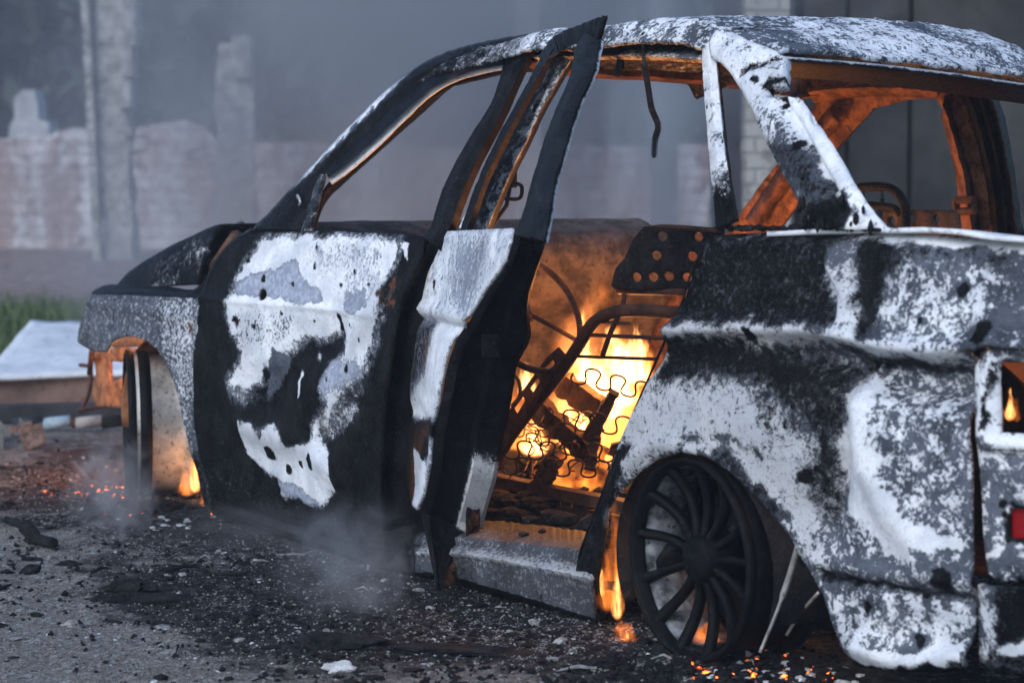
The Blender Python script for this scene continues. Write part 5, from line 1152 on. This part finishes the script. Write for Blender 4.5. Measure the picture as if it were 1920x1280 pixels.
fire('flames licking from under the bare front wheel', (360, 905), -.18,
     [(366, 888, -.14, 34, 80, 'flame'), (350, 903, -.14, 60, 60, 'flame_soft'), (381, 946, -.06, 34, 40, 'flame_soft')], [((2.72, -.16, .12), 1.2, .03), ((3.12, -.24, .56), 18.0, .07), ((3.28, -.20, .42), 18, .07)])
fire('small flame on the ground left of the front wheel', (218, 915), -.35, [(219, 908, -.30, 30, 70, 'flame'), (205, 922, -.35, 60, 44, 'flame_soft')], [((3.18, -.28, .10), 1.2, .03)])
fire('flame curling ahead of the rear wheel', (1148, 1090), -.05, [(1158, 1112, -.03, 40, 110, 'flame'), (1138, 1088, -.06, 70, 130, 'flame_soft'), (1152, 1020, -.10, 50, 180, 'flame_soft'), (1128, 1092, -.05, 26, 60, 'flame'), (1180, 1196, .03, 70, 66, 'flame_soft'), (1176, 1200, .02, 26, 40, 'flame'), (1166, 1188, .03, 80, 60, 'flame_soft'), (1240, 1000, -.085, 30, 70, 'flame_soft'), (1246, 1108, -.085, 36, 56, 'flame_soft'), (1325, 1190, -.085, 100, 60, 'flame_soft'), (1375, 1180, -.085, 40, 50, 'flame_soft'), (1236, 1062, -.085, 22, 44, 'flame')], [((.30, -.10, .20), 1.2, .03), ((.0, -.32, .10), .25, .04), ((-.27, -.16, .36), .5, .03)])
fire('small flame inside the burnt out tail lamp opening', (1897, 760), -.5, [(1894, 758, -.35, 36, 70, 'flame'), (1906, 768, -.37, 30, 50, 'flame_soft')], [((-.80, -.55, .66), 1.6, .04)])
# ---- charred planks burning in the cabin
def plank(a, b, w0, w1, wd, th, label, cat='plank', name='charred_plank'):
    A, B = Vector(l2w(PW(*a, w0))), Vector(l2w(PW(*b, w1))); c = (A + B) / 2; L = (B - A).length; x = (B - A).normalized(); z = Vector(ZV) - x * x.z; z = (z + Vector((.2, -.5, 0))).normalized(); y = z.cross(x).normalized(); z = x.cross(y)
    R = Matrix((x, y, z)).transposed(); mb = MB(); n_ = 14
    for i in range(n_ + 1):
        pass
    V = []; F = []
    for i in range(n_ + 1):
        t = i / n_ - .5; k = 1 + .35 * (random.random() - .5)
        for p, q in ((-1, -1), (1, -1), (1, 1), (-1, 1)): V.append(R @ Vector((t * L, p * th / 2 * k, q * wd / 2 * k)))
    for i in range(n_):
        for q in range(4): F.append((i * 4 + q, i * 4 + (q + 1) % 4, (i + 1) * 4 + (q + 1) % 4, (i + 1) * 4 + q))
    F += [(3, 2, 1, 0), tuple(n_ * 4 + q for q in range(4))]
    o = mesh_obj(name, V, F, M['charwood'], None, False); o.location = c; return tag(o, label, cat, 'charred wood burning in the cabin')
plank((1035, 706), (1140, 778), -.62, -.72, .075, .03, 'broad burning plank slanting through the brightest flames')
plank((1010, 765), (1105, 850), -.55, -.60, .07, .03, 'charred plank slanting down towards the seat rail')
plank((1152, 735), (1098, 822), -.60, -.58, .03, .025, 'thin charred stick leaning right in the cabin fire', 'stick', 'charred_stick')
plank((1040, 860), (1010, 915), -.50, -.50, .05, .03, 'short dark stump of wood above the seat rail', 'plank')
plank((1120, 800), (1105, 880), -.62, -.58, .04, .03, 'short upright charred stick between the lower springs', 'stick', 'charred_stick')

# ---- burnt rubble on the cabin floor
random.seed(33); mb = MB()
for i in range(420):
    s_, w_ = random.uniform(.3, 1.9), random.uniform(-1.35, -.10); rd = random.uniform(.008, .04) if w_ < -.25 else random.uniform(.005, .02)
    mb.rock(l2w((s_, w_, .14 + random.random() * .05 + .13 * math.exp(-((w_ + .78) / .11) ** 2))), rd, i, (1.3, 1, .7), 1, .6)
tag(mb.build('cabin_rubble', M['char']), 'burnt black rubble covering the cabin floor', kind='stuff')
# ---- ground scatter
def on_ground(x, y): return float(ground_h(x, y))
def visible_ground(n_):
    out = []
    while len(out) < n_:
        px, py = random.uniform(-120, 2040), 700 + 640 * random.random() ** .8
        g = gnd(px, py)
        l = w2l(g)
        if -1.55 < l[1] < -.12 and -1.0 < l[0] < 3.3 and not (l[0] > 2.3 and l[1] > -.6): continue
        out.append((g[0], g[1], py))
    return out
def scatter(n_, rmin, rmax, flat, name, mat, label, filt=None, seed=0, pw_=2.2):
    random.seed(seed); vs = []; fs = []
    base = [(1, 0, 0), (0, 1, 0), (-1, 0, 0), (0, -1, 0), (0, 0, 1), (0, 0, -1)]; bf = [(0, 1, 4), (1, 2, 4), (2, 3, 4), (3, 0, 4), (1, 0, 5), (2, 1, 5), (3, 2, 5), (0, 3, 5)]
    pts = visible_ground(n_); zz = ground_h([p[0] for p in pts], [p[1] for p in pts])
    for (x, y, py), z in zip(pts, zz):
        if filt and random.random() > filt(x, y, py): continue
        rd = rmin + (rmax - rmin) * random.random() ** pw_; q = random.uniform(0, 6.28); c, s = math.cos(q), math.sin(q); k = len(vs)
        ax, ay, az = rd * random.uniform(.7, 1.3), rd * random.uniform(.6, 1.2), rd * flat * random.uniform(.6, 1.2); tx, ty = random.uniform(-.4, .4), random.uniform(-.4, .4)
        for bx, by, bz in base:
            X, Y, Z = bx * ax * random.uniform(.7, 1.2), by * ay * random.uniform(.7, 1.2), bz * az
            vs.append((x + X * c - Y * s, y + X * s + Y * c, z + az * .4 + Z + X * tx + Y * ty))
        fs += [tuple(i + k for i in f) for f in bf]
    return tag(mesh_obj(name, vs, fs, mat, None, False), label, kind='stuff')
def dcar_at(x, y): return polydist(np.array([[x, y]]), carline, False)[0]
nearf = lambda x, y, py: float(sstep(1.9, .9, dcar_at(x, y)))
scatter(24000, .0012, .006, .7, 'gravel', mat_noise('grit', (.07, .066, .062), (.26, .25, .235), 30, .95, .3, .002), 'loose grey gravel over the ground', seed=2)
scatter(7000, .002, .012, .8, 'charcoal_crumbs', M['char'], 'black charcoal crumbs around the car', nearf, 3)
scatter(2600, .002, .009, .25, 'ash_flakes', M['ashlump'], 'white ash flakes scattered around the car', lambda x, y, py: nearf(x, y, py) * float(sstep(.42, .60, fbm(x * 2.6, y * 2.6, 0, 3, 77))) + .04, 4, 3.0)
scatter(900, .002, .006, .6, 'glass_crumbs', mat_noise('pale_glass', (.16, .21, .21), (.32, .38, .38), 40, .3, .2, .002, spec=.6), 'pale crumbs of broken window glass', seed=5)
def chunks(n_, name, label, seed, mat, rm=.015):
    random.seed(seed); mb = MB(); k = 0
    while k < n_:
        (x, y, py), = visible_ground(1)
        if random.random() > nearf(x, y, py) * (.15 + float(sstep(.45, .62, fbm(x * 3.1, y * 3.1, 0, 3, 55)))): continue
        rd = .005 + rm * random.random() ** 3; a = random.uniform(0, 6.28)
        if random.random() < .3:
            L = rd * random.uniform(3, 7); z = on_ground(x, y) + rd * .3
            mb.tube([(x, y, z), (x + L * .5 * math.cos(a) + .004, y + L * .5 * math.sin(a), z + random.uniform(0, .012)), (x + L * math.cos(a), y + L * math.sin(a), z)], [rd * .25, rd * .32, rd * .12], 5)
        else: mb.rock((x, y, on_ground(x, y) + rd * .2), rd, k, (1.3, 1, random.uniform(.3, .8)), 1, .75)
        k += 1
    return tag(mb.build(name, mat), label, kind='stuff')
chunks(480, 'charred_chunks', 'clumped charred chunks and splinters on the burnt ground', 61, M['char'])
chunks(150, 'ash_chunks', 'pale ash chunks clumped on the burnt ground', 62, mat_noise('grey_ash', (.10, .10, .10), (.36, .36, .36), 40, .95, .6, .004), .011)
def pile(name, px, rad, n_, rmin, rmax, mat, label, flat=.7, seed=0, lift=.0):
    random.seed(seed); g = gnd(*px); mb = MB()
    for i in range(n_):
        a = random.uniform(0, 6.28); d = rad * random.random() ** .7; x, y = g[0] + d * math.cos(a), g[1] + d * math.sin(a) * .8; rr_ = random.uniform(rmin, rmax)
        mb.rock((x, y, on_ground(x, y) + rr_ * .3 + lift * (1 - d / rad)), rr_, i + seed, (1.2, 1, flat), 1, .6)
    return tag(mb.build(name, mat), label, kind='stuff')
pile('embers', (198, 920), .22, 60, .002, .0055, M['ember'], 'glowing embers left of the front wheel', .5, 1)
pile('embers', (320, 975), .22, 30, .003, .009, M['ember'], 'glowing embers in the ash under the front wheel', .5, 2)
pile('embers', (1420, 1258), .18, 50, .003, .007, M['ember'], 'red embers in the debris behind the rear wheel', .6, 3)
pile('embers', (1330, 1225), .16, 30, .002, .006, M['ember'], 'glowing embers under the rear wheel spokes', .6, 5)
pile('charred_debris', (310, 970), .28, 220, .005, .02, M['char'], 'black tyre ash heaped around the front wheel', .6, 6, .02)
pile('charred_debris', (1360, 1250), .30, 220, .005, .018, M['char'], 'black tyre ash heaped around the rear wheel', .6, 7, .0)
pile('ash_heap', (1470, 1265), .18, 60, .003, .012, M['ashlump'], 'crumbled white ash behind the rear wheel', .6, 8)
pile('ash_heap', (335, 985), .20, 40, .003, .012, M['ashlump'], 'white ash bits in front of the front wheel', .5, 9)
# tyre wire whiskers at the front wheel
mb = MB(); random.seed(12)
for i in range(26):
    g = gnd(300 + random.uniform(-70, 60), 975 + random.uniform(-14, 14)); a = random.uniform(-1, 1); L = random.uniform(.05, .16)
    mb.tube(smooth_path([g + [0, 0, .02], g + [L * .5 * math.cos(a), .02, .02 + random.uniform(.01, .05)], g + [L * math.cos(a), random.uniform(-.04, .04), .02 + random.uniform(-.01, .06)]], 4), .0016, 4)
tag(mb.build('tyre_wire', M['rubber'], None, True), 'tangle of burnt tyre wire under the front wheel', kind='stuff')

# ---- metal scrap at the left
def world_quad(name, pts, thick, mat, label, cat, n_=14, bend=0.0, seed=0):
    A, B, C_, D_ = [np.array(p) for p in pts]; V = []; F = []
    for i in range(n_):
        for j in range(n_):
            u_, v_ = i / (n_ - 1), j / (n_ - 1); P = (A * (1 - u_) + B * u_) * (1 - v_) + (D_ * (1 - u_) + C_ * u_) * v_
            P = P + ZV * (bend * math.sin(math.pi * u_ * 1.6) * v_ + (float(fbm(u_ * 4, v_ * 4, seed, 3, seed)) - .5) * .03); V.append(P)
    F = [(i * n_ + j, (i + 1) * n_ + j, (i + 1) * n_ + j + 1, i * n_ + j + 1) for i in range(n_ - 1) for j in range(n_ - 1)]
    o = mesh_obj(name, V, F, mat, None, True); solid(o, thick); return tag(o, label, cat)
world_quad('metal_sheet', [atY(-40, 708, 9.75), atY(300, 692, 9.9), atY(260, 612, 10.9), atY(58, 602, 10.9)], .02, M['whitesheet'], 'bent white metal sheet resting on the brown board', 'sheet', bend=.012, seed=3)
def bar(name, a, b, Y0, Y1, hgt, dep, mat, label, cat, z0=0.0):
    A = np.array([atY(a, 700, Y0)[0], Y0, z0]); B = np.array([atY(b, 700, Y1)[0], Y1, z0]); L = np.linalg.norm(B - A); ang = math.atan2(B[1] - A[1], B[0] - A[0])
    mb = MB(); n_ = 20
    for i in range(n_): pass
    mb.box((0, 0, 0), (L, dep, hgt)); o = mb.build(name, mat, bevel=.008); o.location = (A + B) / 2 + ZV * hgt / 2; o.rotation_euler = (0, 0, ang); return tag(o, label, cat)
bar('wooden_board', -120, 320, 9.85, 9.95, .19, .10, M['board'], 'thick reddish brown board lying under the white sheet', 'board', .005)
bar('metal_beam', -120, 330, 9.5, 9.75, .085, .08, M['darkmetal'], 'dark grey metal beam in front of the brown board', 'beam')
pr_ = empty('metal_pipe', tuple(np.array([atY(110, 800, 9.3)[0], 9.3, .03]))); tag(pr_, 'flaked pipe with a pale blue band lying by the dark beam', 'pipe')
X_ = lambda px: atY(px, 800, 9.3)[0] - pr_.location[0]
for a, b, mt in [(26, 82, 'darkmetal'), (82, 132, 'bluepaint'), (132, 142, 'rust_dark'), (142, 190, 'greypaint'), (190, 226, 'char')]:
    mb = MB(); mb.tube([(X_(a), .02 * (a - 110) / 100, .0), (X_(b), .02 * (b - 110) / 100, .012)], .026, 12); mb.build('pipe_section', M[mt], pr_, True)
def bracket(px, rz, label, s=1.0):
    g = gnd(*px); mb = MB(); R = Matrix.Rotation(rz, 3, 'Z') @ Matrix.Rotation(.35, 3, 'X')
    for sx in (-1, 1):
        P, H = [(-.05, 0), (.05, 0), (.06, .085), (-.045, .10)], [[(x + .011 * math.cos(q), y + .011 * math.sin(q)) for q in np.linspace(0, 5.6, 8)] for x, y in ((-.02, .03), (.02, .03), (-.02, .065), (.025, .062))]
        V, F = triangulate(P, H, .02, 0, 1)
        mb.add([R @ Vector((sx * .045, x, y)) * s for x, y in V], [tuple(int(i) for i in f) for f in F])
    mb.box(R @ Vector((0, 0, .004)), (.09, .10, .006), R)
    o = mb.build('metal_bracket', mat_noise('old_zinc' , (.10, .10, .10), (.26, .255, .25), 20, .6, .4, .003, metal=.4)); o.location = (g[0], g[1], on_ground(g[0], g[1]) + .01); m = o.modifiers.new('thickness', 'SOLIDIFY'); m.thickness = .004
    return tag(o, label, 'bracket', 'perforated metal brackets')
bracket((22, 838), .5, 'perforated metal bracket at the left edge, tipped up'); bracket((58, 842), -.9, 'perforated metal bracket just right of the tipped up one')
def lump(name, px, r_, sq, mat, label, cat, seed, rz=0.0, lift=.35):
    g = gnd(*px); mb = MB(); mb.rock((0, 0, 0), r_, seed, sq, 3, .75); o = mb.build(name, mat, None, False); o.location = (g[0], g[1], on_ground(g[0], g[1]) + r_ * sq[2] * lift); o.rotation_euler = (0, 0, rz); return tag(o, label, cat, 'charred fragments lying on the ground' if name == 'charred_fragment' else None)
mb = MB(); a, b = gnd(12, 1004), gnd(100, 1030); mb.tube(smooth_path([a + ZV * .05 - a, (a * .6 + b * .4) - a + ZV * .045, (a * .35 + b * .65) - a + ZV * .02, b - a + ZV * .02], 5), [.012] * 5 + [.022] * 5 + [.017] * 6, 8); mb.tube([(a * .6 + b * .4) - a + ZV * .04, (a * .45 + b * .55) - a + np.array([.02, -.03, .005])], [.014, .006], 6)
o = mb.build('charred_stick', M['char'], None, True); o.location = tuple(a); tag(o, 'gnarled charred branch on the ground at the left edge', 'stick')
lump('charred_fragment', (58, 1068), .022, (1.3, .8, .8), M['char'], 'small black charred fragment below the gnarled branch', 'debris', 3)
lump('charred_fragment', (265, 1118), .085, (1.6, .4, .20), M['char'], 'long flat black fragment in the left foreground', 'debris', 5, .1)
lump('charred_fragment', (240, 1104), .05, (1.3, .6, .5), M['char'], 'rounded black fragment beside the long flat one', 'debris', 6)
lump('charred_fragment', (648, 1212), .085, (1.35, .55, .26), M['char'], 'black slab of burnt rubber in front of the rear door', 'debris', 8, -.12)
lump('charred_fragment', (860, 1222), .09, (2.1, .5, .16), M['char'], 'thin black strip of debris right of the rubber slab', 'debris', 9, -.16)
lump('ash_lump', (638, 1249), .024, (1.3, .8, .6), M['ashlump'], 'white lump of ash in the foreground', 'ash', 4)
lump('charred_fragment', (130, 1055), .018, (1.6, .8, .6), M['char'], 'tiny black crumb right of the gnarled branch', 'debris', 12)
lump('stone', (133, 1168), .020, (1.2, .9, .6), M['greypaint'], 'grey stone in the left foreground', 'stone', 14)
# ---- wisps of smoke near the ground
def wisp(px, size, dens, label, seed, lift=.5, col=(.86, .90, .96)):
    g = gnd(*px); m = bpy.data.materials.new('smoke'); m.use_nodes = True; nt = m.node_tree; nt.nodes.clear()
    o_ = nd(nt, 'ShaderNodeOutputMaterial'); pv = nd(nt, 'ShaderNodeVolumePrincipled'); pv.inputs['Color'].default_value = (*col, 1); nt.links.new(pv.outputs[0], o_.inputs['Volume'])
    tc = nd(nt, 'ShaderNodeTexCoord'); ln = nd(nt, 'ShaderNodeVectorMath', operation='LENGTH'); nt.links.new(tc.outputs['Object'], ln.inputs[0])
    n1 = noise_node(nt, 1.9, 4, .6, tc.outputs['Object'], 1.2)
    fall = smst(nt, mth(nt, 'ADD', ln.outputs['Value'], mth(nt, 'MULTIPLY', mth(nt, 'SUBTRACT', n1, .5), 2.8)), .80, .10)
    fall = mth(nt, 'MULTIPLY', fall, smst(nt, ln.outputs['Value'], .95, .55))
    nt.links.new(mth(nt, 'MULTIPLY', fall, dens), pv.inputs['Density'])
    mb = MB(); mb.rock((0, 0, 0), 1.0, seed, (1, 1, 1), 2, .0); o = mb.build('smoke_wisp', m, None, True); o.location = (g[0], g[1], size[2] * lift); o.scale = size
    return tag(o, label, kind='stuff')
wisp((215, 1000), (.20, .24, .24), 3.4, 'pale smoke wisp rising left of the front wheel', 1)
wisp((655, 1150), (.24, .24, .24), 2.0, 'pale smoke wisp in front of the rear door', 2)
wisp((520, 1030), (.55, .26, .12), .7, 'thin smoke drifting under the front door', 3)
